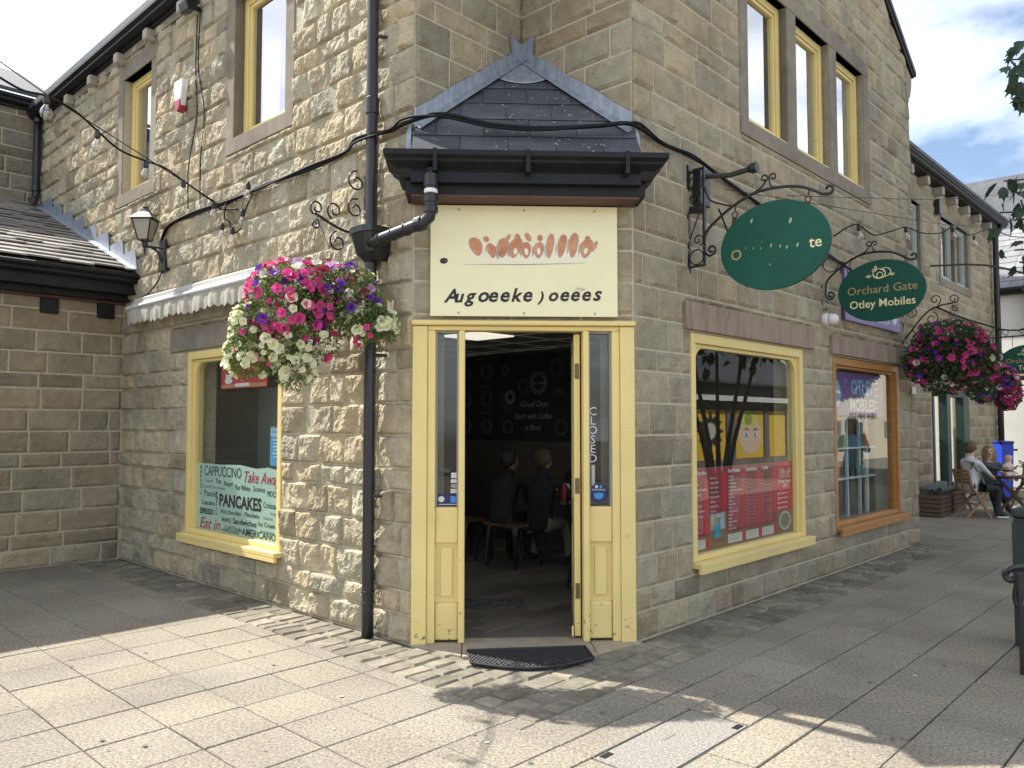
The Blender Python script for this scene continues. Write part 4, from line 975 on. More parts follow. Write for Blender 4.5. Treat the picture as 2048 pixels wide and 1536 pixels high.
b.poly(*h1); b.poly(*h3); b.build('cap', M_black, ln); MB().lathe(lc + ZUP * 3.82, [(.012, 0), (.03, .012), (.03, .02), (.008, .03)], 10).build('finial', M_black, ln)
al = thing('alarm_box', 'white alarm box with red base on the upper left wall', 'alarm box', FL(3.72, 0, 4.85))
pts = [(-.1, 5.13), (.1, 5.13), (.105, 5.05), (.05, 4.83), (0, 4.80), (-.05, 4.83), (-.105, 5.05)]
MB().prism([FL(3.72 + a, .04, z) for a, z in pts], FL.n * .07).build('cover', mat('white_plastic', (.75, .75, .72), .4), al, bevel=.012)
MB().prism([FL(3.72 + a, .038, z - .004) for a, z in ((-.07, 4.93), (.07, 4.93), (.05, 4.825), (0, 4.795), (-.05, 4.825))], FL.n * .076).build('lens', mat('red_plastic', (.35, .03, .04), .4), al, bevel=.01)
def flood(label, F, u_, z, s_=1.0, group=None, aim=(0, .3, -.2)):
    o = thing('flood_lamp', label, 'lamp', F(u_, 0, z), group)
    MB().fb(F, u_ - .03 * s_, u_ + .03 * s_, 0, .12 * s_, z - .02 * s_, z + .02 * s_).build('arm', M_black, o)
    MB().prism([F(u_ - .11 * s_, .08 * s_, z + .08 * s_), F(u_ - .11 * s_, .26 * s_, z + .02 * s_), F(u_ - .11 * s_, .22 * s_, z - .1 * s_), F(u_ - .11 * s_, .1 * s_, z - .06 * s_)], F.u * .22 * s_).build('housing', M_black, o, bevel=.01)
    return o
flood('black flood lamp under the eaves above the tall left window', FL, 3.45, 5.82, .8)
def cable(label, path, r=.009, name='cable', m=None, cat='cable', group=None):
    o = MB().tube(path, r, 6).build(name, m or M_plastic, loc=path[0], smooth=True); return tag(o, label, cat, group)
M_cab = mat('black_cable', (.012, .012, .013), .75, spec=.2)
pts = [FL(4.2, .04, 3.5), FL(4.02, .035, 3.66), FL(3.4, .04, 3.68), FL(2.7, .045, 3.655), FL(2.0, .04, 3.685), FL(1.3, .045, 3.66), FL(.8, .04, 3.69), FL(.5, .14, 3.70), FL(.2, .06, 3.7), FL(.0, .08, 3.70)] + \
      [FD(.2, .13, 3.74), FD(.55, .16, 3.66), FD(.9, .16, 3.64), FD(1.3, .14, 3.67), FD(1.52, .1, 3.71)] + [FR(.05, .05, 3.71), FR(.35, .04, 3.68), FR(.8, .045, 3.68), FR(1.3, .04, 3.62), FR(2.2, .04, 3.50), FR(3.2, .04, 3.36), FR(4.5, .04, 3.2)]
cable('thick black cable sagging across both walls and over the porch slates', bez(pts, 5), .016, m=M_cab)
pts2 = [p + Vector((rl.uniform(-.01, .01), rl.uniform(-.03, -.015), rl.uniform(-.035, .03))) for p in pts]
cable('thinner black cable twisted along the thick one', bez(pts2, 5), .009, m=M_cab)
for k, (ua, ub) in enumerate(((3.42, 3.55), (3.36, 3.28))):
    cable('thin cable hanging from the eaves lamp, %s of two' % ('left' if k == 0 else 'right'), bez([FL(ua, .05, 5.75), FL(ua + .04, .04, 5.2), FL((ua + ub) / 2 - .06, .035, 4.7), FL(ub + .03, .04, 4.2), FL(ub, .05, 3.75)], 5), .006, m=M_cab, group='cables hanging from eaves lamp')
cable('tangle of cable below the wall lantern', bez([FL(4.14, .05, 3.2), FL(4.2, .06, 3.1), FL(4.4, .05, 3.02), FL(4.25, .07, 3.05), FL(4.5, .06, 2.97), FL(4.78, .05, 2.93)], 5), .008, m=M_cab)
M_bulb = glass('bulb_glass', 1.9, (.97, .95, .9), 2.4); M_fil = mat('filament', (.8, .45, .15), .5)
def festoon(label, path, bulbs, r=.008, tilt=(0, 0, -1)):
    o = thing('festoon_lights', label, 'string lights', path[0])
    pp = bez(path, 8); MB().tube(pp, r, 6).build('flex', M_cab, o, smooth=True)
    for p in bulbs:
        p = Vector(p); MB().lathe(p, [(.018, -.055), (.022, -.05), (.022, -.01), (.012, .01)], 10).build('lamp_holder', M_plastic, o)
        bb = MB().lathe(p - ZUP * .055, [(.012, 0), (.016, -.012), (.036, -.045), (.041, -.068), (.034, -.094), (.012, -.108)], 14).build('bulb', M_bulb, o, smooth=True)
        MB().tube([p - ZUP * .06, p - ZUP * .1 + Vector((.008, 0, 0)), p - ZUP * .06 + Vector((.012, 0, 0))], .003, 4).build('filament', M_fil, bb)
    return o
def atpx(px, py, Y):
    a = (px - 1024) / 1585; b_ = -(py - 768) / 1585; ry = math.cos(PITCH) - b_ * math.sin(PITCH); rz_ = math.sin(PITCH) + b_ * math.cos(PITCH)
    t = Y / ry; return Vector((a * t, Y, CAMH + rz_ * t))
fp = [atpx(-40, 130, 5.1), atpx(40, 178, 5.35), atpx(93, 192, 5.5), atpx(150, 222, 5.75), atpx(195, 262, 5.95), atpx(240, 300, 6.2), atpx(292, 322, 6.45), atpx(330, 336, 6.7), atpx(367, 362, 6.95), atpx(400, 385, 7.15), atpx(428, 405, 7.3), FL(2.78, .08, 3.6), FL(2.5, .05, 3.55)]
festoon('festoon string of clear bulbs rising to the upper left from the cable', fp, [fp[2], fp[4], fp[6], fp[8], fp[10]])
cable('straight catenary wire above the left festoon lights', [atpx(-40, 95, 5.0), atpx(95, 190, 5.5), FL(2.85, .06, 3.66)], .004, m=M_cab)
lp_ = [FL(2.72, .06, 3.64), FL(2.7, .08, 3.5), FL(2.62, .07, 3.45), FL(2.55, .08, 3.33), FL(2.4, .07, 3.35), FL(2.3, .08, 3.5), FL(2.2, .06, 3.64)]
festoon('short loop of festoon bulbs dangling under the wall cable', lp_, [FL(2.72, .09, 3.44), FL(2.5, .1, 3.36), FL(2.33, .09, 3.5), FL(2.2, .11, 3.72)])
rp_ = [FR(1.05, .12, 3.3), FR(1.35, .12, 3.02), FR(1.6, .15, 3.18)]
festoon('single festoon bulb hanging beside the blank green sign', rp_, [FR(1.66, .15, 3.18)])
xs = [(1668, 472, 7.2), (1700, 452, 7.6), (1718, 450, 7.8), (1748, 470, 8.3), (1780, 463, 8.8), (1812, 455, 9.2), (1845, 466, 9.8), (1880, 466, 10.5), (1906, 456, 11), (1940, 470, 11.8), (1980, 458, 12.6), (2020, 472, 13.2), (2060, 475, 14)]
rp_ = [atpx(*q) for q in xs]
festoon('festoon string of clear bulbs running down the lane at the right', rp_, [rp_[2], rp_[5], rp_[8], atpx(1948, 472, 12), rp_[10]])
cable('fine catenary wire strung above the right festoon lights', [FR(1.2, .1, 3.5), atpx(1880, 448, 10.6), atpx(1990, 455, 12.8)], .003, m=M_cab)
cable('fine wire crossing the lane high up at the right', [FR(2.4, .1, 3.7), atpx(1875, 400, 11), atpx(2060, 384, 12)], .003, m=M_cab)
cable('black service cable along the far shop to the white building', bez([FB(11.6, .1, 3.75), FB(13, .1, 3.72), FB(14.8, .15, 3.72), FE(.4, .2, 3.75), FE(2.2, .3, 3.9)], 5), .02, m=M_cab)
ca = thing('security_camera', 'white dome security camera between the two right hand shop lintels', 'camera', FR(3.45, 0, 2.63))
MB().lathe(FR(3.45, .0, 2.63), [(.06, 0), (.065, .01), (.065, .05), (.05, .06)], 14, axis=FR.n).build('base', M_white, ca); MB().lathe(FR(3.45, .05, 2.63), [(.058, 0), (.058, .05), (.05, .08), (.03, .1), (.008, .105)], 14, axis=(FR.n + FR.u * .4)).build('dome', M_white, ca, smooth=True)
pl_ = thing('corner_light', 'slim black floodlight arm clamped above the ladder bracket', 'lamp', FR(.95, 0, 3.5))
MB().fb(FR, .82, .98, 0, .09, 3.3, 3.6).build('box', M_plastic, pl_, bevel=.006); MB().tube([FR(.9, .05, 3.55), FR(1.0, .25, 3.54), FR(1.05, .42, 3.57)], .022, 8).build('arm', M_black, pl_); MB().lathe(FR(1.05, .42, 3.57), [(.03, -.03), (.045, 0), (.04, .04)], 10, axis=FR.n).build('head', M_black, pl_)

# purple fascia sign of the phone shop
M_purple = mat('purple_panel', (.16, .09, .28), .4); M_ltblue = mat('print_light_blue', (.22, .50, .75), .4)
ps = thing('fascia_sign', 'purple phone shop panel half hidden behind the lettered oval sign', 'sign', FR(4.8, 0, 2.66))
MB().fb(FR, 3.93, 5.72, .02, .05, 2.675, 3.25).build('panel', M_purple, ps, bevel=.003)
for u_ in (4.1, 5.5): MB().lathe(FR(u_, .051, 2.86), [(.11, 0), (.11, .002)], 20, axis=FR.n).build('roundel', M_ltblue, ps); MB().lathe(FR(u_ + .04, .053, 2.82), [(.05, 0), (.05, .002)], 16, axis=FR.n).build('roundel', M_white, ps)
text('MOBILES.CO', FR(4.4, .052, 2.74), FR.u, ZUP, .08, M_white, ps, width=.9)

# ================================================================ vinyl and posters on the left window
GD = -.068
vs = thing('window_vinyl', 'mint green cafe word vinyl across the bottom of the left window', 'vinyl', FL(2.67, GD, .46))
M_mint = mat('mint_vinyl', (.56, .72, .62), .5, grime=.05); M_vred = mat('vinyl_red', (.50, .05, .08), .5); M_vgrey = mat('vinyl_grey', (.30, .34, .33), .5)
pts = [FL(3.46, GD, .505), FL(1.86, GD, .505), FL(1.86, GD, 1.13), FL(2.1, GD, 1.155), FL(2.3, GD, 1.135), FL(2.6, GD, 1.16), FL(3.0, GD, 1.15), FL(3.46, GD, 1.155)]
MB().prism(pts, FL.n * -.004).build('film', M_mint, vs)
RL = -FL.u; dt = GD + .0015
WORDS = [('CAPPUCCINO', 3.322, 1.036, .748, .10, M_ink, 0), ('Flapjack', 3.311, .972, .18, .035, M_vgrey, 0), ('Tea', 3.083, .967, .12, .05, M_ink, 0), ('Bagel', 2.911, .955, .17, .045, M_ink, 0), ('Caramel Slice', 3.344, .912, .286, .035, M_vgrey, 0), ('Brioche', 3.033, .911, .145, .03, M_vgrey, 0),
 ('Flat White', 2.692, .927, .285, .05, M_ink, 0), ('Scones', 2.349, .931, .21, .05, M_ink, 0), ('MOCHA', 2.098, .899, .224, .054, M_ink, 0), ('Panini', 3.319, .83, .252, .065, M_ink, 0), ('Croissants', 2.163, .795, .292, .055, M_ink, 0), ('Cupcakes', 3.369, .746, .278, .05, M_ink, 0),
 ('ESPRESSO', 3.404, .655, .296, .055, M_ink, .0022), ('Hot chocolate', 2.961, .686, .39, .045, M_ink, 0), ('Macchiato', 2.501, .69, .27, .045, M_ink, 0), ('Lungo', 2.041, .739, .115, .032, M_vgrey, 0), ('Ristretto', 2.159, .691, .16, .03, M_vgrey, 0), ('WAFFLE', 2.938, .608, .186, .04, M_ink, 0), ('Sandwiches', 2.72, .606, .443, .055, M_ink, .001),
 ('Ice Cream', 2.244, .623, .282, .045, M_ink, 0), ('Cold Drinks', 2.878, .537, .336, .045, M_ink, 0), ('Teacakes', 2.476, .565, .183, .03, M_vgrey, 0), ('Fruit Juice', 2.199, .568, .214, .032, M_vgrey, 0), ('Milkshake', 2.941, .513, .343, .0, M_ink, 0), ('AMERICANO', 2.539, .514, .603, .066, M_ink, .0008), ('PANCAKES', 2.997, .757, .8, .115, M_ink, .005)]
for wd, u_, z, wid, h, m, bo in WORDS:
    if h == 0: h = .03; 
    text(wd, FL(u_, dt, z), RL, ZUP, h / .72, m, vs, width=wid, bold=bo, depth=.0006)
text('Take Away', FL(2.54, dt, 1.005), RL, ZUP, .15, M_vred, vs, width=.64, shear=.35, depth=.0006, bold=.001); text('Eat in', FL(3.41, dt, .515), RL, ZUP, .15, M_vred, vs, width=.43, shear=.35, depth=.0006, bold=.001)
text('COFFEE', FL(3.37, dt, .83), ZUP, -RL, .055, M_ink, vs, width=.3, depth=.0006); text('Crisps', FL(3.035, dt, .65), ZUP, -RL, .055, M_ink, vs, width=.23, depth=.0006); text('LATTE', FL(1.925, dt, .70), -ZUP, RL, .055, M_ink, vs, width=.2, depth=.0006)
cp = thing('coffee_poster', 'red coffee poster with a white cup hung high in the left window', 'poster', FL(2.56, GD, 1.87))
MB().fb(FL, 2.13, 3.0, GD - .004, GD, 1.885, 2.225).build('sheet', mat('poster_red', (.55, .04, .05), .6), cp)
MB().fb(FL, 2.14, 2.99, GD + .0002, GD + .0012, 1.89, 1.925).build('strip', mat('poster_orange', (.6, .25, .12), .6), cp); MB().fb(FL, 2.45, 2.72, GD + .0013, GD + .002, 1.9, 1.93).build('strip', M_white, cp)
text('Coffee', FL(2.93, GD + .001, 2.17), RL, ZUP, .045, M_white, cp, depth=.0005)
def disc(F, u_, d_, z, ru, rz_, m, parent, nm='print', n=20): return MB().prism([F(u_ + ru * math.cos(6.2832 * i / n), d_, z + rz_ * math.sin(6.2832 * i / n)) for i in range(n)], F.n * .0008).build(nm, m, parent)
disc(FL, 2.85, GD + .001, 1.96, .075, .03, M_white, cp); disc(FL, 2.85, GD + .002, 2.0, .055, .05, M_white, cp); disc(FL, 2.85, GD + .003, 2.04, .045, .022, M_ink, cp)
for i in range(9): MB().fb(FL, 2.42 + .03 * (i % 3), 2.62, GD + .0004, GD + .0012, 2.16 - i * .024, 2.168 - i * .024).build('menu_line', M_ink, cp)
bp = thing('blue_poster', 'blue kids fun zone poster at the right of the left window', 'poster', FL(1.96, GD, 1.17))
MB().fb(FL, 1.83, 2.06, GD - .004, GD, 1.175, 1.525).build('sheet', mat('poster_blue', (.07, .22, .50), .5, col2=(.12, .42, .68), vscale=4), bp)
for i, s_ in enumerate(('KIDS FUN', 'FUNZONE')): text(s_, FL(2.045, GD + .001, 1.48 - i * .045), RL, ZUP, .045, M_white, bp, depth=.0005, width=.2, bold=.001)
for i in range(6): MB().fb(FL, 1.88, 2.02 - .02 * (i % 2), GD + .0004, GD + .0012, 1.4 - i * .03, 1.408 - i * .03).build('text_line', M_white, bp)

# ================================================================ menus on the right window
GR = -.068; mn = thing('menu_vinyl', 'row of red pancake and sandwich menus filling the lower right hand window', 'menu', FR(1.8, GR, .5))
M_wood_p = mat('printed_wood', (.34, .18, .08), .6, col2=(.20, .10, .045), vscale=3, stretch=(1, 1, 6)); M_mred = mat('menu_red', (.60, .02, .04), .5); M_mdk = mat('menu_dark_red', (.40, .03, .05), .5, col2=(.22, .02, .035), vscale=5); M_mpk = mat('menu_faded_red', (.55, .10, .12), .5, col2=(.40, .035, .055), vscale=6)
U0, U1 = .89, 2.79
MB().fb(FR, U0, U1, GR - .004, GR, .502, 1.185).build('film', M_wood_p, mn)
ue = [.89, 1.165, 1.475, 1.80, 2.115, 2.42, 2.78]; hd = ['ory Pancakes', '', 'Sweet Pancakes', 'Sandwiches', 'Coffee', '']
lists = [['Meat', 'Breakfast', 'Mushroom Breakfast', 'Bacon Fruit', 'Ham', 'Ham, Cheese', 'Salmon, Supreme', 'Smoked, Single', 'Cheese', 'Tuna', 'Prawns'], ['Tuna melt', 'Veggie delight', 'Quick veggie', 'Cheese feast', 'Meat supreme', 'Mexican', 'Guacamole', 'Goanese'], ['Original', 'Banana', 'Golden syrup', 'Maple syrup', 'Lemon curd and banana', 'Nutella', 'Chocolate', 'Cherry', 'Mixed berry', 'Toffee', 'Cherry, Nutella', 'Biscoff', 'Apple', 'Apple crumble', 'Oreo', 'Snow White'], [], [], []]
for i in range(6):
    a, c = ue[i] + .004, ue[i + 1] - .004; zb = .62 if i not in (1, 5) else (.80 if i == 1 else .72)
    MB().fb(FR, a, c, GR + .0003, GR + .0013, zb, 1.18).build('menu_panel', M_mdk if i < 5 else M_mred, mn)
    if i < 5:
        MB().fb(FR, a + .02, c - .09, GR + .0015, GR + .0022, zb + .03, .95 if i % 2 else 1.0).build('menu_shade', M_mpk, mn)
        MB().fb(FR, c - .075, c - .004, GR + .0015, GR + .0024, zb + .02 + .1 * (i == 4), 1.13 - .04 * (i == 0)).build('price_bar', M_mred, mn)
        if i != 1:
            MB().fb(FR, a, c - .06, GR + .0015, GR + .0022, .525, .60).build('note', mat('note_paper', (.66, .62, .54), .6), mn); MB().fb(FR, c - .058, c, GR + .0015, GR + .0022, .525, .60).build('note', M_mred, mn)
            for k in range(3): MB().fb(FR, a + .015, c - .08 - .03 * k, GR + .0024, GR + .003, .583 - k * .018, .588 - k * .018).build('note_line', M_vgrey, mn)
    if hd[i]: text(hd[i], FR(a + .012, GR + .003, 1.128), FR.u, ZUP, .05, M_white, mn, depth=.0004, width=min(.22, len(hd[i]) * .021), bold=.0006)
    for k, s_ in enumerate(lists[i]):
        z = 1.085 - k * (.53 - (.18 if i == 1 else 0)) / len(lists[i]) * .9
        text(s_, FR(a + .015, GR + .003, z), FR.u, ZUP, .026, M_white, mn, depth=.0003, name='menu_item'); MB().fb(FR, a + .015, c - .1, GR + .0026, GR + .003, z - .012, z - .009).build('menu_line', M_ink, mn)
    if i in (3, 4):
        for k in range(15):
            z = 1.09 - k * .031
            if z > zb + .02: MB().fb(FR, a + .04, c - .1 - .02 * (k % 3), GR + .0026, GR + .003, z, z + .006).build('menu_line', M_ink, mn); MB().fb(FR, a + .015, a + .025, GR + .0026, GR + .003, z, z + .006).build('menu_tick', M_white, mn)
b = MB(); b.fb(FR, 1.19, 1.43, GR + .0014, GR + .002, .66, .80); b.build('photo', mat('photo_blur', (.6, .62, .66), .5, col2=(.25, .12, .06), vscale=3), mn)
b = MB().fb(FR, 1.25, 1.35, GR + .0022, GR + .003, .59, .76); b.build('photo_jug', mat('teal_print', (.04, .35, .48), .5), mn); disc(FR, 1.27, GR + .0035, .74, .03, .05, mat('photo_biscuit', (.55, .34, .16), .6), mn)
text('Blinck', FR(2.6, GR + .003, 1.04), FR.u, ZUP, .11, M_white, mn, depth=.0004, align='CENTER', width=.28, bold=.006, shear=.2); text('Blinck', FR(2.6, GR + .0045, 1.04), FR.u, ZUP, .11, M_mred, mn, depth=.0004, align='CENTER', width=.27, bold=.001, shear=.2)
text('Pancake House', FR(2.6, GR + .003, .985), FR.u, ZUP, .045, M_white, mn, depth=.0004, align='CENTER', width=.29, shear=.4); text('Cafe', FR(2.6, GR + .003, .945), FR.u, ZUP, .045, M_white, mn, depth=.0004, align='CENTER', shear=.4)
for k in range(4): disc(FR, 2.47, GR + .002, .885 - k * .045, .013, .013, M_white, mn, n=10); MB().fb(FR, 2.5, 2.66, GR + .0014, GR + .002, .882 - k * .045, .889 - k * .045).build('text_line', M_white, mn)
disc(FR, 2.6, GR + .002, .625, .13, .09, mat('plate_grey', (.5, .5, .48), .5), mn); disc(FR, 2.6, GR + .003, .625, .1, .07, mat('salad_print', (.12, .15, .06), .6, col2=(.35, .3, .2), vscale=40), mn)

# ================================================================ stickers on the door sidelights
M_navy = mat('sticker_navy', (.012, .02, .10), .45); M_sky = mat('sticker_blue', (.05, .28, .72), .45); M_sw = mat('sticker_white', (.7, .7, .7), .5)
gs = -.0510
sk = thing('card_stickers', 'white payment card stickers and navy label on the left door sidelight', 'stickers', FD(.25, gs, .96))
MB().fb(FD, .18, .322, gs - .0007, gs, .962, 1.045).build('label', M_navy, sk); disc(FD, .205, gs + .0003, 1.01, .022, .022, M_sw, sk); MB().fb(FD, .27, .31, gs + .0002, gs + .001, .985, 1.03).build('logo', M_sky, sk); MB().fb(FD, .185, .315, gs + .0002, gs + .001, .97, .975).build('text_line', M_sw, sk)
MB().fb(FD, .275, .313, gs, gs + .0008, 1.16, 1.198).build('card_mark', M_sw, sk); disc(FD, .283, gs, 1.138, .013, .014, M_sw, sk); disc(FD, .303, gs + .0002, 1.138, .013, .014, M_sw, sk)
text('VISA', FD(.27, gs + .0006, 1.092), FD.u, ZUP, .034, M_sw, sk, depth=.0003, width=.05, bold=.0008, shear=.2)
for k in range(3): MB().fb(FD, .272 + k * .016, .285 + k * .016, gs, gs + .0008, 1.052, 1.083).build('card_mark', M_sw, sk)
ms_ = thing('round_sticker', 'round navy shop small sticker with a blue mask on the right door sidelight', 'sticker', FD(1.337, gs, 1.0))
disc(FD, 1.337, gs, 1.045, .068, .072, M_navy, ms_, 'badge', 28); MB().prism([FD(1.337 + a, gs + .001, z) for a, z in ((-.036, 1.045), (0, 1.052), (.036, 1.045), (.03, 1.015), (0, 1.003), (-.03, 1.015))], FD.n * .0006).build('mask_mark', M_sky, ms_); text('SHOP SMALL', FD(1.337, gs + .0012, 1.066), FD.u, ZUP, .02, M_sw, ms_, align='CENTER', depth=.0003, width=.1)
MB().fb(FD, 1.345, 1.362, gs + .001, gs + .0016, 1.085, 1.105).build('logo', M_sky, ms_); disc(FD, 1.322, gs + .001, 1.095, .011, .011, M_sw, ms_)
cl = thing('closed_sign', 'vertical CLOSED lettering on the right door sidelight', 'sign', FD(1.295, gs, 1.25))
for i, ch in enumerate('CLOSED'): text(ch, FD(1.297, gs, 1.61 - i * .068), FD.u, ZUP, .085, M_sw, cl, align='CENTER', depth=.0004, name='letter')
MB().fb(FD, 1.29, 1.315, gs - .03, gs - .028, 1.08, 1.25).build('paper', M_sw, cl)

# ================================================================ hanging baskets
def petal_mesh(name, col, throat, r=.038):
    me = bpy.data.meshes.new(name); v = []; f = []; n = 20
    v.append((0, 0, -.022))
    for ring, (rr, zz) in enumerate(((.009, -.012), (.62 * r, -.002), (1.0 * r, .004))):
        for i in range(n):
            a = 2 * math.pi * i / n; k = 1 - (.16 * (.5 - .5 * math.cos(5 * a + math.pi)) if ring == 2 else .04 * (.5 - .5 * math.cos(5 * a + math.pi)) if ring == 1 else 0)
            v.append((rr * k * math.cos(a), rr * k * math.sin(a), zz + (.004 * math.cos(5 * a) if ring == 2 else 0)))
    mi = []
    for i in range(n): f.append((0, 1 + i, 1 + (i + 1) % n)); mi.append(1)
    for ring in range(2):
        for i in range(n): a = 1 + ring * n; f.append((a + i, a + n + i, a + n + (i + 1) % n, a + (i + 1) % n)); mi.append(1 if ring == 0 and False else 0)
    me.from_pydata(v, [], f); me.materials.append(mat(name + '_petal', col, .6, transl=.35, var=.12, vscale=60)); me.materials.append(mat(name + '_throat', throat, .6)); me.polygons.foreach_set('material_index', mi); me.polygons.foreach_set('use_smooth', [True] * len(f)); return me
FLW = dict(pink=petal_mesh('pink_petunia', (.76, .07, .28), (.40, .02, .13)), purple=petal_mesh('purple_petunia', (.16, .03, .42), (.05, .01, .15)), white=petal_mesh('white_petunia', (.82, .82, .76), (.7, .72, .3)), cream=petal_mesh('cream_petunia', (.84, .84, .58), (.6, .62, .15)), lilac=petal_mesh('lilac_petunia', (.60, .36, .62), (.3, .12, .35)), red=petal_mesh('dark_red_petunia', (.34, .015, .03), (.1, .005, .01)), magenta=petal_mesh('magenta_petunia', (.66, .06, .26), (.2, .0, .07)))
M_leafm = mat('basket_leaf_mid', (.10, .15, .055), .6, col2=(.05, .08, .03), vscale=20, transl=.3); M_leaf = mat('basket_leaf', (.20, .26, .08), .6, col2=(.10, .15, .045), vscale=20, transl=.3); M_leafd = mat('basket_leaf_dark', (.05, .085, .035), .6, col2=(.03, .055, .022), vscale=20, transl=.25)
def basket(label, c, hang, blobs, nleaf, seed, group='hanging flower baskets', lm=None, lsz=1.0, fsz=1.0, fk=1.0):
    rnd = random.Random(seed); c = Vector(c); o = thing('hanging_basket', label, 'flower basket', c, group)
    MB().lathe(c + Vector((0, 0, .0)), [(.02, -.17), (.12, -.14), (.19, -.05), (.21, .04), (.2, .05)], 16).build('liner', mat('moss_liner', (.04, .045, .02), 1, bump=.5), o)
    for a in range(3): MB().tube([c + Vector((.2 * math.cos(a * 2.09), .2 * math.sin(a * 2.09), .04)), Vector(hang)], .003, 4).build('chain', mat('chain_steel', (.2, .2, .2), .4, metal=.7), o)
    lv = MB(); tot = sum(b[6] for b in blobs)
    for (cx, cy, cz, rx, rz_, ry, wt, fl) in blobs:
        for i in range(int(nleaf * wt / tot)):
            v = Vector((rnd.gauss(0, 1), rnd.gauss(0, 1), rnd.gauss(0, 1))).normalized(); k = rnd.uniform(.45, 1.02) ** .7
            p = c + Vector((cx + v.x * rx * k, cy + v.y * ry * k, cz + v.z * rz_ * k))
            d = (v + Vector((rnd.uniform(-.8, .8), rnd.uniform(-.8, .8), rnd.uniform(-1.0, .5)))).normalized(); s_ = rnd.uniform(.026, .046) * lsz
            t = d.cross(Vector((rnd.uniform(-1, 1), rnd.uniform(-1, 1), rnd.uniform(-1, 1)))).normalized(); up_ = d.cross(t) * .15
            b0 = len(lv.v); lv.v += [p, p + d * s_ * .55 + t * s_ * .42 + up_ * s_, p + d * s_ * 1.25, p + d * s_ * .55 - t * s_ * .42 + up_ * s_]; lv.f += [(b0, b0 + 1, b0 + 2), (b0, b0 + 2, b0 + 3)]; lv.m += [0, 0]
    tag(lv.build('foliage', lm or M_leaf, o, recalc=False), kind='stuff')
    st = MB()
    for i in range(26):
        bb = rnd.choice(blobs); e = c + Vector((bb[0] + rnd.uniform(-.6, .6) * bb[3], bb[1] + rnd.uniform(-.6, .6) * bb[5], bb[2] - rnd.uniform(0, .9) * bb[4]))
        st.tube(bez([c + Vector((rnd.uniform(-.12, .12), rnd.uniform(-.12, .12), .03)), tfrom(c, e, .5) + Vector((0, 0, .1)), e], 3), .003, 4)
    tag(st.build('stems', M_leafd, o), kind='stuff')
    for (cx, cy, cz, rx, rz_, ry, wt, fl) in blobs:
        for col, num in fl:
            num = int(round(num * fk))
            k = 0; tries = 0
            while k < num and tries < num * 30:
                tries += 1
                v = Vector((rnd.gauss(0, 1), rnd.gauss(0, 1), rnd.gauss(0, .9))).normalized()
                if v.y > .25: continue
                p = c + Vector((cx + v.x * rx * 1.04, cy + v.y * ry * 1.04, cz + v.z * rz_ * 1.04))
                q = (v + Vector((rnd.uniform(-.35, .35), rnd.uniform(-.6, .1), rnd.uniform(-.1, .45)))).normalized()
                f = bpy.data.objects.new('flower', FLW[col]); C.objects.link(f); f.parent = o; f.location = p - c
                f.rotation_euler = q.to_track_quat('Z', 'Y').to_euler(); s_ = rnd.choice((.6, .8, .95, 1.05, 1.15)) * rnd.uniform(.9, 1.1); s_ *= fsz; f.scale = (s_, s_, s_ * rnd.uniform(.7, 1.6)); k += 1
    return o
# blobs: x, y, z offset, rx, rz, ry, leaf weight, flowers
S = .00358
def B1(px, py, rx, rz_, ry, wt, fl, dy=0): return ((px - 640) * S, dy, (600 - py) * S, rx * S, rz_ * S, ry, wt, fl)
bl1 = [B1(625, 572, 110, 52, .24, 3, [('lilac', 14), ('white', 13), ('pink', 12), ('purple', 4), ('red', 5)], -.02), B1(590, 610, 85, 88, .26, 3.2, [('pink', 46), ('purple', 6), ('cream', 3)], -.1), B1(705, 605, 72, 72, .2, 3.4, [('purple', 9), ('cream', 2), ('lilac', 3), ('pink', 4)], -.08),
       B1(520, 660, 42, 50, .18, 1.3, [('cream', 14), ('pink', 3)], -.12), B1(560, 690, 70, 48, .2, 1.8, [('cream', 20), ('pink', 3)], -.14), B1(520, 728, 50, 30, .14, .9, [('cream', 12)], -.14), B1(605, 735, 40, 45, .12, .7, [('cream', 10)], -.12), B1(490, 705, 22, 24, .1, .3, [('cream', 5)], -.12), B1(650, 690, 36, 30, .12, .35, [('cream', 4), ('pink', 2)], -.1),
       B1(755, 650, 46, 36, .13, 1.3, [('cream', 11), ('pink', 2)], -.14), B1(735, 690, 10, 12, .05, .05, [('pink', 2)], -.16), B1(795, 660, 10, 30, .06, .15, [('cream', 5)], -.14)]
hang1 = FL(.55, .45, 3.06)
basket('large basket of pink, white and purple petunias overlapping the left window and drainpipe', (hang1.x + .02, hang1.y - .02, 2.435), hang1, bl1, 8500, 1, lsz=.72, fsz=.98, fk=1.9)
S2 = 9.73 / 1585
def B2(px, py, rx, rz_, ry, wt, fl, dy=0): return ((px - 1895) * S2, dy, (715 - py) * S2, rx * S2, rz_ * S2, ry, wt, fl)
bl2 = [B2(1890, 672, 62, 30, .38, 2, [('pink', 10), ('purple', 4), ('magenta', 10)]), B2(1880, 712, 68, 48, .36, 3, [('pink', 24), ('purple', 5)], -.05), B2(1925, 715, 55, 50, .34, 2.5, [('pink', 8), ('cream', 4), ('magenta', 12)]), B2(1835, 725, 28, 40, .2, 1, [('pink', 8), ('purple', 7), ('white', 2)]), B2(1960, 725, 30, 40, .2, 1, [('cream', 9), ('magenta', 10), ('purple', 5)]), B2(1880, 765, 40, 26, .16, .8, [('pink', 6), ('cream', 3)]), B2(1950, 775, 24, 20, .14, .5, [('cream', 5), ('purple', 4)])]
hang2 = FR(6.0, .58, 3.02)
basket('dark leaved basket of magenta petunias on the end of the corner building', (hang2.x - .05, hang2.y, 2.36), hang2, bl2, 7000, 2, lsz=1.1, fsz=1.05, fk=1.7, lm=M_leafm)
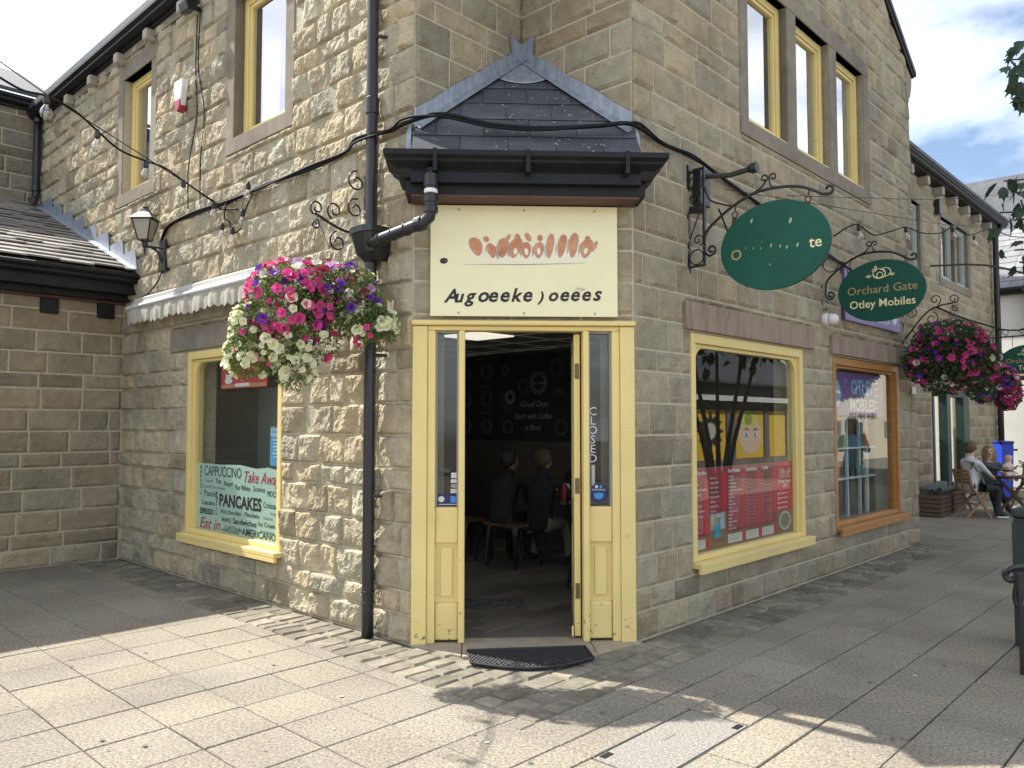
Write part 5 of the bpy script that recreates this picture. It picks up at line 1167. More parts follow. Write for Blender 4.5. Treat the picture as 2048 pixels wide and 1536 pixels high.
S3 = 13.6 / 1585; c3 = atpx(1990, 765, 13.6)
def B3(px, py, rx, rz_, ry, wt, fl, dy=0): return ((px - 1990) * S3, dy, (765 - py) * S3, rx * S3, rz_ * S3, ry, wt, fl)
bl3 = [B3(1988, 758, 42, 30, .34, 2, [('magenta', 14), ('red', 8), ('purple', 8), ('white', 5)]), B3(1965, 778, 26, 26, .22, 1, [('purple', 6), ('magenta', 8)]), B3(2014, 785, 24, 34, .2, 1, [('magenta', 26), ('pink', 6)])]
basket('smaller far basket of magenta petunias in front of the white building', c3, c3 + Vector((-.1, 0, .75)), bl3, 3600, 3, lsz=1.3, fsz=1.35, fk=1.8, lm=M_leafm)
def basket_bracket(label, F, u_, z0, z1, reach, zt):
    o = thing('basket_bracket', label, 'bracket', F(u_, 0, z0), 'wrought iron basket brackets'); P = lambda d, z: F(u_, d, z)
    MB().bar(P(.008, z0), P(.008, z1), .026, .014, up=F.n).build('wall_bar', M_black, o)
    MB().tube(bez([P(.01, z0 + .06), P(reach * .5, zt - .02), P(reach, zt + .06)]), .010, 6).build('arm', M_black, o, smooth=True)
    h = z1 - z0
    for (cd, cz, r, a0, dr) in ((.09, z1 - .09, .085, 1.6, -1), (.1, z1 - .3, .08, 1.8, -1), (reach * .62, zt + .11, .07, -1.2, 1), (reach * .95, zt + .10, .06, -1.0, 1), (reach * .55, zt - .12, .08, 1.4, -1), (reach * .98, zt - .02, .04, 1.5, 1)):
        MB().tube(scroll(P(cd, cz), F.n, ZUP, r, 1.25, a0, 20, .25, dr), .007, 6).build('scroll', M_black, o, smooth=True)
    return o
basket_bracket('black scrolled bracket beside the drainpipe carrying the large basket', FL, .57, 2.92, 3.48, .46, 3.02)
basket_bracket('black scrolled bracket at the end of the corner building carrying the dark leaved basket', FR, 6.0, 2.55, 3.25, .62, 2.98)

# ================================================================ inside the cafe
def inner(z): return [FL(5.1, -.31, z), FL(.1, -.31, z), FD(.02, -.13, z), FD(WD - .02, -.13, z), FR(.1, -.31, z), FR(3.0, -.31, z), FL(5.1, -4.15, z)]
M_vin = mat('floor_vinyl', (.20, .175, .15), .5, col2=(.14, .12, .10), vscale=8, stretch=(1, 6, 1), tint=1, bump=.05)
fl_ = tag(MB().poly(*inner(.004)).build('cafe_floor', mat('floor_screed', (.12, .11, .1), .8), loc=FL(1, -2, 0), recalc=False), kind='structure')
rl = random.Random(14)
for i in range(-6, 15):
    for j in range(7):
        u_ = i * .17; d0 = -.2 - j * .55 - (.18 * (i % 3)); p = FL(u_ + .08, d0 - .27, 0); q = p - Vector((PL.x, PL.y, 0))
        if q.dot(FD.n) > -.42 or d0 > -.35 or d0 - .54 < -4.1: continue
        t = rl.uniform(.7, 1.25); MB().fb(FL, u_ + .001, u_ + .169, d0 - .548, d0 - .001, .002, .012).build('floor_board', M_vin, fl_, tint=(t, t, t))
M_tile = mat('ceiling_tile', (.24, .25, .25), .9, var=.08)
ce = tag(MB().poly(*inner(2.52)).build('cafe_ceiling', M_tile, loc=FL(1, -2, 2.52), recalc=False), kind='structure')
for i in range(-1, 9): MB().fb(FL, i * .6 - .3, i * .6 - .276, -4.1, -.75, 2.508, 2.517).build('grid_bar', M_white, ce)
for j in range(6): MB().fb(FL, -.6, 5, -.9 - j * .6, -.876 - j * .6, 2.505, 2.515).build('grid_bar', M_white, ce)
M_panel = mat('light_panel', (1, .93, .78), .5, emit=.4)
for k, (u_, d_) in enumerate(((1.52, -2.676), (-.28, -2.676), (3.32, -2.676), (1.52, -.876))):
    o = MB().fb(FL, u_, u_ + .576, d_, d_ + .576, 2.495, 2.512).build('ceiling_light', M_panel, loc=FL(u_, d_, 2.5))
    tag(o, ['square lit ceiling panel seen over the left sidelight', 'square lit ceiling panel by the open door leaf', 'square lit ceiling panel towards the left window', 'square lit ceiling panel just inside the left wall'][k], 'ceiling light', 'cafe ceiling light panels')
cw = tag(MB().fb(FL, -1.0, 5.1, -4.3, -4.15, 0, 2.52).build('cafe_wall', mat('dado_panelling', (.09, .075, .06), .7, var=.2), loc=FL(2, -4.2, 0)), kind='structure')
tag(MB().fb(FL, 5.1, 5.25, -4.3, -.3, 0, 2.52).build('cafe_side_wall', mat('grey_tile_wall', (.26, .27, .26), .6), loc=FL(5.1, -2, 0)), kind='structure')
# lining of the outer walls, seen through the right window
cb = thing('chalkboard', 'black chalkboard wall lettered in white at the back of the cafe', 'chalkboard', FL(3, -4.14, 1.3))
M_chalkb = mat('chalkboard_black', (.016, .02, .026), .7, var=.2); M_chalk = mat('chalk', (.34, .34, .34), .9); M_chalk2 = mat('faint_chalk', (.13, .135, .14), .9)
MB().fb(FL, .3, 5.05, -4.148, -4.135, 1.32, 2.47).build('board', M_chalkb, cb)
DC = -4.1335
for s_, u_, z, wd in (('Good Days', 2.78, 1.77, .49), ('Starts with Coffee', 2.88, 1.61, .65), ('at Blinck', 2.69, 1.46, .28)): text(s_, FL(u_, DC, z), RL, ZUP, .11, M_chalk, cb, width=wd, shear=.35, depth=.0005)
def plate(u_, z, r, m, fill=3):
    for k in range(fill): MB().tube(scroll(FL(u_, DC, z), FL.u, ZUP, r * (1 - k * .22), 1, 0, 20, 1), .005, 4).build('chalk_drawing', m, cb)
for z, nm in ((2.27, 'Apple Crumble'), (1.89, 'Caramel'), (1.52, 'Belgian')):
    plate(3.41, z, .115, M_chalk2); text(nm, FL(3.41, DC, z + .16), RL, ZUP, .07, M_chalk2, cb, align='CENTER', depth=.0005, shear=.3)
    plate(3.82, z, .11, M_chalk2); plate(4.22, z + .01, .11, M_chalk2)
plate(2.45, 2.08, .14, M_chalk, 2); text('Time for Coffee', FL(2.45, DC, 2.06), RL, ZUP, .05, M_chalk, cb, align='CENTER', depth=.0005, width=.2); plate(2.14, 2.26, .12, M_chalk2); plate(2.72, 2.04, .09, M_chalk2, 2); plate(2.96, 1.9, .09, M_chalk, 3); plate(2.07, 1.5, .1, M_chalk2, 2); plate(3.0, 1.5, .09, M_chalk2, 2); plate(3.05, 2.27, .07, M_chalk2, 2)
b = MB()
for i in range(9): a = R(-40 + i * 16); b.tube([FL(2.14 - .15 * math.cos(a), DC, 2.28 + .15 * math.sin(a)), FL(2.14 - .24 * math.cos(a), DC, 2.28 + .25 * math.sin(a))], .004, 4); a = R(150 + i * 16); b.tube([FL(2.96 - .11 * math.cos(a), DC, 1.88 + .11 * math.sin(a)), FL(2.96 - .2 * math.cos(a), DC, 1.88 + .2 * math.sin(a))], .004, 4)
tag(b.build('chalk_rays', M_chalk2, cb), kind='stuff'); text('2002', FL(2.2, DC, 1.93), RL, ZUP, .1, M_chalk2, cb, depth=.0005)

M_gun = mat('gunmetal', (.055, .057, .06), .35, metal=.7, var=.2); M_seatw = mat('stool_seat', (.16, .09, .045), .5, var=.3)
def stool(label, x, y, rz, back=False, group='metal cafe stools'):
    o = thing('metal_chair' if back else 'metal_stool', label, 'chair' if back else 'stool', (0, 0, 0), group)
    s_ = .155
    MB().bx(-.16, .16, -.16, .16, .43, .455).build('seat', M_seatw, o, bevel=.03)
    b = MB(); b.bx(-.165, .165, -.165, .165, .405, .428); b.build('seat_pan', M_gun, o, bevel=.012)
    for sx in (-1, 1):
        for sy in (-1, 1):
            MB().tube([(sx * .13, sy * .13, .42), (sx * .155, sy * .155, .36), (sx * .18, sy * .18, .2), (sx * .205, sy * .205, .012)], [.045, .03, .02, .014], 8).build('leg', M_gun, o)
    for sx in (-1, 1): MB().bar((-.15, sx * .15, .3), (.15, sx * .15, .3), .02, .01).build('brace', M_gun, o)
    if back:
        MB().tube(bez([(-.17, .16, .43), (-.18, .2, .65), (-.14, .23, .83), (0, .235, .86), (.14, .23, .83), (.18, .2, .65), (.17, .16, .43)]), .013, 8).build('back_hoop', M_gun, o)
        MB().prism([(-.04, .17, .44), (.04, .17, .44), (.05, .23, .85), (-.05, .23, .85)], (0, .006, 0)).build('splat', M_gun, o)
    o.location = (x, y, .014); o.rotation_euler.z = rz; return o
stool('metal stool with wooden seat in the middle of the doorway view', .03, 8.6, .78); stool('metal stool with wooden seat partly behind the left door post', -.5, 9.1, .7)
stool('metal chair with hooped back just inside the right door post', .78, 7.35, 1.9, back=True, group='metal cafe chairs')
ct = thing('cafe_table', 'dark cafe table inside the doorway beside the seated customers', 'table', (.85, 8.75, .012))
MB().bx(.5, 1.2, 8.35, 9.15, .70, .735).build('table_top', M_seatw, ct, bevel=.005); MB().lathe((.85, 8.75, .012), [(.2, 0), (.2, .02), (.03, .04), (.03, .69)], 14).build('pedestal', M_gun, ct)
MB().bx(.58, .62, 8.6, 8.62, .736, .9).build('menu_card', M_white, ct); MB().lathe((.55, 8.45, .736), [(.025, 0), (.03, .1), (.012, .16), (.008, .19)], 10).build('sauce_bottle', mat('red_plastic', (.35, .03, .04), .4), ct)
# counter seen through the left window
ctr = thing('serving_counter', 'grey serving counter with steel top seen through the left window', 'counter', FL(3, -2.6, 0))
MB().fb(FL, 2.9, 5.0, -2.9, -2.3, .01, .95).build('front', mat('counter_grey', (.20, .21, .20), .6), ctr); MB().fb(FL, 2.85, 5.05, -2.95, -2.25, .95, .99).build('top', mat('counter_top', (.45, .45, .43), .3), ctr); MB().fb(FL, 2.95, 3.5, -2.8, -2.4, .99, 1.35).build('coffee_machine', mat('dark_steel', (.05, .05, .055), .3, metal=.6), ctr, bevel=.02)
MB().fb(FL, 2.95, 3.9, -1.0, -.96, .012, 1.95).build('partition', mat('partition_grey', (.46, .48, .46), .7), ctr)
mtin = tag(MB().box8([FD(.30, -1.02, .014), FD(.88, -1.02, .014), FD(.86, -1.34, .014), FD(.28, -1.34, .014)] + [q + Vector((0, 0, .01)) for q in (FD(.30, -1.02, .014), FD(.88, -1.02, .014), FD(.86, -1.34, .014), FD(.28, -1.34, .014))]).build('inner_doormat', mat('mat_fleck', (.16, .16, .15), .95, col2=(.03, .03, .03), vscale=30, detail=1), loc=FD(.6, -1.2, .014)), 'flecked grey doormat on the floor just inside the doorway', 'doormat')
# half round rubber mat outside
dm = thing('doormat', 'black rubber half round doormat on the doorstep setts', 'doormat', (.12, 5.28, .012))
M_rub = mat('black_rubber', (.022, .022, .024), .6, bump=.2)
A, Bc = Vector((-.30, 5.42, .013)), Vector((.50, 5.52, .013)); ex = (Bc - A).normalized(); ey = Vector((ex.y, -ex.x, 0)); wM = (Bc - A).length
dep = lambda t: .27 + .17 * math.sin(math.pi * t)
outl = [A, Bc] + [A + ex * wM * t + ey * dep(t) for t in [1 - i / 16 for i in range(17)]]
MB().prism(outl, (0, 0, .008)).build('base', M_rub, dm)
b = MB(); k = 0
for i in range(30):
    for j in range(16):
        t = (i + .5 + .5 * (j % 2)) / 30.5; y_ = .012 + j * .028
        if t > .985 or y_ > dep(t) - .03: continue
        p = A + ex * wM * t + ey * y_ + ZUP * .008
        if .33 < dep(t) - y_ < .0: continue
        b.tube([p + ex * -.011 + ZUP * .004, p + ey * .012 + ZUP * .005, p + ex * .011 + ZUP * .004], .0035, 4)
tag(b.build('rubber_links', M_rub, dm), kind='stuff')
MB().tube([q + ZUP * .012 for q in outl] + [outl[0] + ZUP * .012], .008, 6).build('rim', M_rub, dm)
for i, ch in enumerate('WELCOME'):
    t = .2 + i * .1; p = A + ex * wM * t + ey * (dep(t) - .055) + ZUP * .0135; tg = (ex + ey * (.17 * math.pi * math.cos(math.pi * t) / wM)).normalized()
    text(ch, p, tg, Vector((-tg.y, tg.x, 0)), .06, mat('rubber_letter', (.06, .06, .062), .5), dm, name='letter', align='CENTER', depth=.002, bold=.001)

# ================================================================ phone shop window
si = thing('phone_shop_display', 'shelves of phone accessories behind the orange framed window', 'display', FR(4.7, -1, .5))
M_pw = mat('panel_white', (.66, .68, .68), .6)
MB().fb(FR, 3.2, 6.2, -1.1, -1.0, 0, 2.5).build('back_panel', mat('panel_grey', (.20, .23, .25), .7), si); MB().fb(FR, 3.2, 6.2, -1.0, -.1, .3, .42).build('floor', mat('panel_pale', (.45, .47, .47), .6), si)
for u_ in (4.0, 4.75, 5.15, 5.4): MB().fb(FR, u_, u_ + .04, -.3, -.27, .42, 2.2).build('shelf_post', M_pw, si)
for z in (.9, 1.25, 1.6): MB().fb(FR, 3.8, 5.6, -.45, -.24, z, z + .02).build('shelf', M_pw, si)
rl = random.Random(6); prods = [(.7, .7, .68), (.1, .1, .12), (.05, .25, .16), (.6, .16, .08), (.25, .3, .4), (.5, .5, .3)]
for i in range(22):
    u_ = 3.85 + rl.uniform(0, 1.65); z = rl.choice((.92, 1.27, 1.62)); wd = rl.uniform(.06, .14); k = rl.randrange(6)
    MB().fb(FR, u_, u_ + wd, -.36 + rl.uniform(-.05, .03), -.26, z, z + rl.uniform(.1, .28)).build('boxed_item', mat('product_%d' % k, prods[k], .5), si)
pp = thing('window_poster', 'purple phone shop poster across the top of the orange framed window', 'poster', FR(4.6, GR, 1.65))
MB().fb(FR, 3.8, 5.42, GR - .004, GR, 1.64, 2.12).build('sheet', M_purple, pp)
text('OTLEY', FR(4.72, GR + .001, 1.88), FR.u, ZUP, .24, M_ltblue, pp, align='CENTER', width=.72, bold=.006, depth=.0005); text('MOBILES', FR(4.72, GR + .001, 1.69), FR.u, ZUP, .2, M_white, pp, align='CENTER', width=.78, bold=.005, depth=.0005)
disc(FR, 3.95, GR + .001, 1.88, .1, .15, M_ltblue, pp)
for k in range(5): MB().fb(FR, 5.12, 5.24, GR + .0005, GR + .001, 2.02 - k * .075, 2.04 - k * .075).build('text_line', M_white, pp)
ls = tag(MB().fb(FR, 6.15, 6.3, .04, .05, 1.93, 2.02).build('wall_notice', M_white, loc=FR(6.2, .04, 1.95)), 'tiny white notice on the wall under the dark leaved basket', 'notice')

# ================================================================ people
M_skin = mat('skin', (.58, .36, .27), .55); M_skin_dim = mat('tan_skin', (.36, .21, .15), .55); M_skinp = mat('pale_skin', (.66, .43, .34), .55)  # second skin is a darkened copy imitating indoor dimness on the cafe figures
def ik(a, b, l1, l2, pole):
    a, b = Vector(a), Vector(b); d = b - a; L_ = min(d.length, (l1 + l2) * .999); dn = d.normalized(); x = (l1 * l1 - l2 * l2 + L_ * L_) / (2 * L_); h = math.sqrt(max(0, l1 * l1 - x * x))
    p = Vector(pole); p = (p - dn * p.dot(dn)).normalized(); return a + dn * x + p * h
def figure(root, J, bones, mats, name='body'):
    base = rootloc(root); names = list(J); idx = {n: i for i, n in enumerate(names)}
    me = bpy.data.meshes.new(name + '_skeleton'); me.from_pydata([Vector(J[n][0]) - base for n in names], [(idx[a], idx[b]) for a, b, m in bones], [])
    o = bpy.data.objects.new(name + '_skeleton', me); C.objects.link(o)
    sk_ = o.modifiers.new('skin', 'SKIN'); sk_.use_smooth_shade = True
    for n in names:
        r = J[n][1]; r = r if isinstance(r, tuple) else (r, r); sv = me.skin_vertices[0].data[idx[n]]; sv.radius = r; sv.use_root = (n == 'pelvis')
    ss = o.modifiers.new('sub', 'SUBSURF'); ss.levels = 1; ss.render_levels = 1
    rr = lambda n: (max(J[n][1]) if isinstance(J[n][1], tuple) else J[n][1])
    segs = [(Vector(J[a][0]) - base, Vector(J[b][0]) - base, rr(a), rr(b), m) for a, b, m in bones]
    SKIN.append((o, segs, mats, root, name, None))
def person(label, pel, fwd, hands, feet, mats, head_dir=None, lean=0.0, scale=1.0, hair=None, shoes=None, group=None, seated=True, hairstyle='short', sleeve=1, head_drop=0, collar=False):
    """pelvis point, facing, two hand points, two foot points; mats = [top, trousers, skin, shoe]"""
    k = scale; pel = Vector(pel); f = Vector((*fwd, 0)).normalized(); r = Vector((f.y, -f.x, 0)); u_ = ZUP
    t = (u_ + f * lean).normalized()
    root = thing('person', label, 'person', (pel.x, pel.y, min(feet[0][2], feet[1][2])), group)
    hd = Vector((*head_dir, 0)).normalized() if head_dir else f
    ch = pel + t * .33 * k; nk = pel + t * .49 * k; hb = nk + t * .07 * k + hd * .01; hc = hb + u_ * .10 * k + hd * .025 - u_ * head_drop; top = hc + u_ * .075 * k
    J = {'pelvis': (pel, (.15 * k, .12 * k)), 'waist': (pel + t * .17 * k, (.135 * k, .10 * k)), 'chest': (ch, (.15 * k, .11 * k)), 'neck': (nk, .06 * k), 'headbase': (hb, .055 * k), 'head': (hc, (.08 * k, .092 * k)), 'crown': (top, .066 * k), 'chin': (hc + hd * .06 * k - u_ * .075 * k, .035 * k), 'nose': (hc + hd * .098 * k - u_ * .015 * k, .009 * k)}
    bones = [('pelvis', 'waist', 0), ('waist', 'chest', 0), ('chest', 'neck', 0), ('neck', 'headbase', 0 if collar else 2), ('headbase', 'head', 2), ('head', 'crown', 2), ('head', 'chin', 2), ('head', 'nose', 2)]
    for sgn, side in ((-1, 'l'), (1, 'r')):
        sh = pel + t * .44 * k + r * sgn * .175 * k; hnd = Vector(hands[0 if sgn < 0 else 1]); el = ik(sh, hnd, .28 * k, .26 * k, r * sgn * .6 - u_ - f * .3)
        J['sh' + side] = (sh, .062 * k); J['el' + side] = (el, .046 * k); J['wr' + side] = (tfrom(el, hnd, .88), .028 * k); hdv = (hnd - el).normalized(); J['hand' + side] = (hnd + hdv * .03, (.034 * k, .02 * k))
        bones += [('chest', 'sh' + side, 0), ('sh' + side, 'el' + side, 0), ('el' + side, 'wr' + side, 0 if sleeve else 2), ('wr' + side, 'hand' + side, 2)]
        sv = hdv.cross(u_); sv = sv.normalized() if sv.length > .1 else r
        for q in range(4): J['f%d%s' % (q, side)] = (hnd + hdv * (.10 - .008 * abs(q - 1)) * k + sv * (q - 1.5) * .019 * k - u_ * .015, .0085 * k); bones.append(('hand' + side, 'f%d%s' % (q, side), 2))
        J['th' + side] = (hnd + hdv * .05 * k + sv * sgn * -.05 * k, .0095 * k); bones.append(('hand' + side, 'th' + side, 2))
        hip = pel + r * sgn * .09 * k - u_ * .03 * k; ft = Vector(feet[0 if sgn < 0 else 1]); an = ft + u_ * .09 * k - f * .03; kn = ik(hip, an, .43 * k, .42 * k, f + u_ * (.6 if seated else .05))
        J['hip' + side] = (hip, .095 * k); J['kn' + side] = (kn, .062 * k); J['cf' + side] = (tfrom(kn, an, .35), .058 * k); J['an' + side] = (an, .04 * k); J['toe' + side] = (ft + f * .13 * k + u_ * .035 * k, (.042 * k, .03 * k)); J['heel' + side] = (ft - f * .06 * k + u_ * .035 * k, (.036 * k, .03 * k))
        bones += [('pelvis', 'hip' + side, 1), ('hip' + side, 'kn' + side, 1), ('kn' + side, 'cf' + side, 1), ('cf' + side, 'an' + side, 1), ('an' + side, 'toe' + side, 3), ('an' + side, 'heel' + side, 3)]
    figure(root, J, bones, mats)
    if hair:
        b = MB(); n = 14; m_ = 9; hr = hd.cross(u_)
        for i in range(m_ + 1):
            th = math.pi * i / m_
            for j in range(n):
                a = 2 * math.pi * j / n; dirv = hd * (math.sin(th) * math.cos(a)) + hr * (math.sin(th) * math.sin(a)) + u_ * math.cos(th)
                fr_ = dirv.dot(hd); rr = .112 * k
                if fr_ > .35 and dirv.z < .55: rr = .07 * k
                if hairstyle != 'long' and dirv.z < -.35 and fr_ > -.15: rr = .075 * k
                if hairstyle != 'long' and dirv.z < -.2 and fr_ < -.15: rr = .118 * k
                p = hc + u_ * .015 * k - hd * .018 * k + dirv * rr * (1 + .10 * noise.noise(dirv * 5) + .04 * noise.noise(dirv * 17))
                if hairstyle == 'long' and dirv.z < -.1 and fr_ < .5: p += u_ * -.20 * k * min(1, -dirv.z + .2) + dirv * .01
                b.v.append(p)
        for i in range(m_):
            for j in range(n): b.f.append((i * n + j, i * n + (j + 1) % n, (i + 1) * n + (j + 1) % n, (i + 1) * n + j)); b.m.append(0)
        if hairstyle == 'bun': b.lathe(hc - hd * .085 * k + u_ * .075 * k, [(.01, -.045), (.04, -.03), (.055, 0), (.04, .03), (.01, .045)], 10, axis=-hd)
        b.build('hair', hair, root, smooth=True)
    for sgn in (-1, 1):
        e = hc + hd * .088 * k + hd.cross(u_) * sgn * .032 * k + u_ * .008 * k
        MB().lathe(e, [(.004, -.004), (.011, 0), (.004, .004)], 8, axis=hd).build('eye', mat('eye_dark', (.03, .025, .02), .3), root)
        MB().bar(e + u_ * .02 + hd.cross(u_) * -.014, e + u_ * .02 + hd.cross(u_) * .014, .006, .005).build('eyebrow', mat('brow', (.08, .05, .03), .8), root)
        MB().lathe(hc + hd.cross(u_) * sgn * .083 * k - hd * .012 * k, [(.006, -.02), (.018, 0), (.012, .02)], 8).build('ear', mats[2], root)
    MB().bar(hc + hd * .09 * k - u_ * .05 * k + hd.cross(u_) * -.022, hc + hd * .09 * k - u_ * .05 * k + hd.cross(u_) * .022, .006, .009).build('mouth', mat('lip', (.38, .12, .11), .5), root)
    return root
M_dk1 = mat('dark_coat', (.02, .02, .023), .85, var=.2); M_dk2 = mat('dark_jeans', (.03, .033, .045), .85); M_khaki = mat('khaki_cloth', (.22, .19, .13), .85); M_shoe = mat('black_shoe', (.02, .02, .02), .6); M_hbl = mat('fair_hair', (.36, .25, .13), .6, var=.3, vscale=30); M_hdk = mat('dark_hair', (.03, .024, .02), .6); M_hair_dim = mat('dimmed_brown_hair', (.12, .08, .045), .6, var=.4, vscale=40, bump=.5, bscale=60); M_hbr = mat('brown_hair', (.13, .08, .045), .6, var=.4, vscale=40)  # the seated customer's light brown hair is darkened to imitate the dim room
# customers inside
person('customer in dark coat with fair hair and khaki trousers seated inside the doorway', (.30, 8.55, .5), (.35, 1), ((.35, 8.95, .80), (.75, 8.8, .79)), ((.24, 8.92, .014), (.62, 8.72, .014)), [M_dk1, M_khaki, M_skin_dim, M_shoe], lean=.18, hair=M_hair_dim, head_dir=(.8, .6), collar=True)
person('dark haired customer in black bent forward inside the doorway', (-.12, 8.75, .5), (.5, 1), ((.3, 9.3, .8), (.5, 9.15, .8)), ((-.02, 9.25, .014), (.2, 9.2, .014)), [M_dk1, M_dk2, M_skin_dim, M_shoe], lean=.35, hair=M_hdk, head_dir=(1, .5), collar=True)
person('third dark customer seated across the cafe table', (.85, 9.75, .5), (-.1, -1), ((.7, 9.3, .8), (1.0, 9.3, .8)), ((.75, 9.35, .014), (.95, 9.35, .014)), [M_dk1, M_dk2, M_skin_dim, M_shoe], lean=.2, hair=M_hdk)
q = FL(3.75, -3.2, 0); person('assistant in black behind the counter seen through the left window', (q.x, q.y, .95), (nL.x, nL.y), (q + FL.n * .45 + FL.u * .2 + ZUP * 1.05, q + FL.n * .45 - FL.u * .2 + ZUP * 1.05), (q + FL.u * .1 + ZUP * .014, q - FL.u * .1 + ZUP * .014), [M_dk1, M_dk2, M_skin_dim, M_shoe], hair=M_hdk, seated=False)
stool('metal stool under the bent customer', -.15, 8.78, .3); stool('metal stool across the cafe table', .86, 9.78, .1)

# woman reflected in the phone shop window, standing on the lane outside the picture
q = FG(9.4, 1.8, 0); M_teal = mat('teal_cardigan', (.10, .38, .38), .85, var=.15)
person('woman in teal cardigan standing in the lane, mirrored in the orange framed window', (q.x, q.y, .88), (-.9, -.45), (q + Vector((-.3, -.25, 1.12)), q + Vector((-.34, -.02, 1.14))), (q + Vector((.02, -.12, 0)), q + Vector((-.02, .12, 0))), [M_teal, M_dk2, M_skin, M_shoe], hair=M_hbr, seated=False, hairstyle='long')

# ---------------- outdoor cafe furniture
M_teak = mat('teak_slat', (.34, .20, .10), .65, col2=(.22, .13, .065), vscale=12, stretch=(1, 1, 5)); M_teakd = mat('dark_teak', (.13, .08, .055), .7, var=.3)
def folding_chair(label, x, y, rz, m, k=.92):
    o = thing('folding_chair', label, 'chair', (0, 0, 0), 'slatted folding chairs at the far tables')
    for sx in (-.2, .2):
        MB().bar((sx * k, -.22 * k, .0), (sx * k, .06 * k, .46 * k), .022, .04).build('leg', m, o); MB().bar((sx * k * .86, .24 * k, 0), (sx * k * .86, -.2 * k, .44 * k), .022, .04).build('leg', m, o)
        MB().tube(bez([(sx * k, .02, .40 * k), (sx * k, .13 * k, .55 * k), (sx * k, .2 * k, .85 * k)]), .017, 6).build('back_post', m, o)
    for i in range(6): y_ = (-.2 + i * .072) * k; MB().bx(-.19 * k, .19 * k, y_, y_ + .055 * k, .435 * k, .453 * k).build('seat_slat', m, o)
    for i in range(4): z = (.60 + i * .07) * k; yy = (.145 + i * .02) * k; MB().bx(-.19 * k, .19 * k, yy, yy + .014, z, z + .05 * k).build('back_slat', m, o)
    MB().bar((-.17 * k, .0, .24 * k), (.17 * k, .0, .24 * k), .02, .02).build('rung', m, o)
    o.location = (x, y, .002); o.rotation_euler.z = rz; return o
def folding_table(label, x, y, rz, m, h=.66, s_=.36):
    o = thing('folding_table', label, 'table', (0, 0, 0), 'slatted cafe tables at the far end')
    for i in range(7): a = -s_ + i * 2 * s_ / 7; MB().bx(a + .004, a + 2 * s_ / 7 - .004, -s_, s_, h - .02, h).build('top_slat', m, o)
    for sy in (-1, 1):
        MB().bx(-s_, s_, sy * (s_ - .03) - .012, sy * (s_ - .03) + .012, h - .06, h - .021).build('apron', m, o)
        MB().bar((-s_ * .85, sy * (s_ - .06), 0), (s_ * .8, sy * (s_ - .06), h - .05), .024, .045).build('leg', m, o); MB().bar((s_ * .85, sy * (s_ - .09), 0), (-s_ * .8, sy * (s_ - .09), h - .05), .024, .045).build('leg', m, o)
    o.location = (x, y, .002); o.rotation_euler.z = rz; return o
folding_chair('slatted wooden folding chair under the woman in the white top', 7.62, 13.22, R(97), M_teak)
folding_chair('dark wooden folding chair against the far shop glass', 7.25, 14.35, R(75), M_teakd)
folding_chair('slatted folding chair beyond the table with the vase', 9.05, 14.0, R(-70), M_teak)
folding_table('slatted wooden table between the two seated women', 8.62, 13.35, R(8), M_teakd)
M_top_w = mat('white_top', (.70, .69, .70), .9, col2=(.55, .54, .56), vscale=3); M_legg = mat('black_leggings', (.02, .023, .024), .85); M_grey_t = mat('grey_top', (.10, .11, .13), .9); M_babyc = mat('baby_pink', (.80, .62, .56), .9)
w1 = person('woman in white top and black leggings seen from behind at the far table', (7.60, 13.22, .50), (1, .12), ((8.12, 13.62, .72), (8.05, 13.35, .66)), ((8.12, 13.3, .0), (7.98, 13.08, .0)), [M_top_w, M_legg, M_skinp, M_shoe], lean=.02, scale=.97, hair=M_hbr, hairstyle='bun', head_dir=(.85, .5))
bk = lambda z, r_: Vector((7.60, 13.22, .5)) + ZUP * z + Vector((-.06, -.125, 0)) + Vector((.12, -1, 0)) * 0 + Vector((.993, .119, 0)) * r_
b = MB(); b.tube([Vector((7.52, 13.08, .80)), Vector((7.60, 13.07, .88)), Vector((7.70, 13.08, .97))], .016, 6).tube([Vector((7.48, 13.16, .93)), Vector((7.56, 13.07, .90)), Vector((7.68, 13.06, .74)), Vector((7.78, 13.12, .56))], .016, 6); b.build('carrier_strap', mat('carrier_grey', (.20, .20, .19), .9), w1)
MB().tube(scroll((7.56, 13.055, .885), (1, 0, 0), (0, 0, 1), .028, 1, 0, 12, 1), .007, 6).build('strap_ring', M_black, w1)
for z in (.012, .022): MB().tube(bez([(7.93, 13.035, z + .004), (8.03, 13.04, z + .002), (8.13, 13.06, z)]), .006, 5).build('shoe_stripe', M_white, w1)
w2 = person('fair haired woman facing the camera holding a baby at the far table', (8.42, 14.05, .42), (-.35, -1), ((8.45, 13.72, .70), (8.62, 13.72, .72)), ((8.35, 13.7, .0), (8.55, 13.72, .0)), [M_grey_t, M_dk2, M_skinp, M_shoe], lean=.06, scale=.96, hair=M_hbl, hairstyle='long', head_dir=(-.45, -1))
by = thing('person', 'baby in pale pink held in the fair haired woman\'s arms', 'person', (8.52, 13.72, .66))
bp_ = Vector((8.55, 13.74, .68)); J = {'pelvis': (bp_, .075), 'chest': (bp_ + Vector((.0, -.02, .13)), .075), 'neck': (bp_ + Vector((.01, -.02, .2)), .035), 'head': (bp_ + Vector((.015, -.02, .275)), .082), 'crown': (bp_ + Vector((.01, -.01, .33)), .062)}
bo = [('pelvis', 'chest', 0), ('chest', 'neck', 0), ('neck', 'head', 1), ('head', 'crown', 1)]
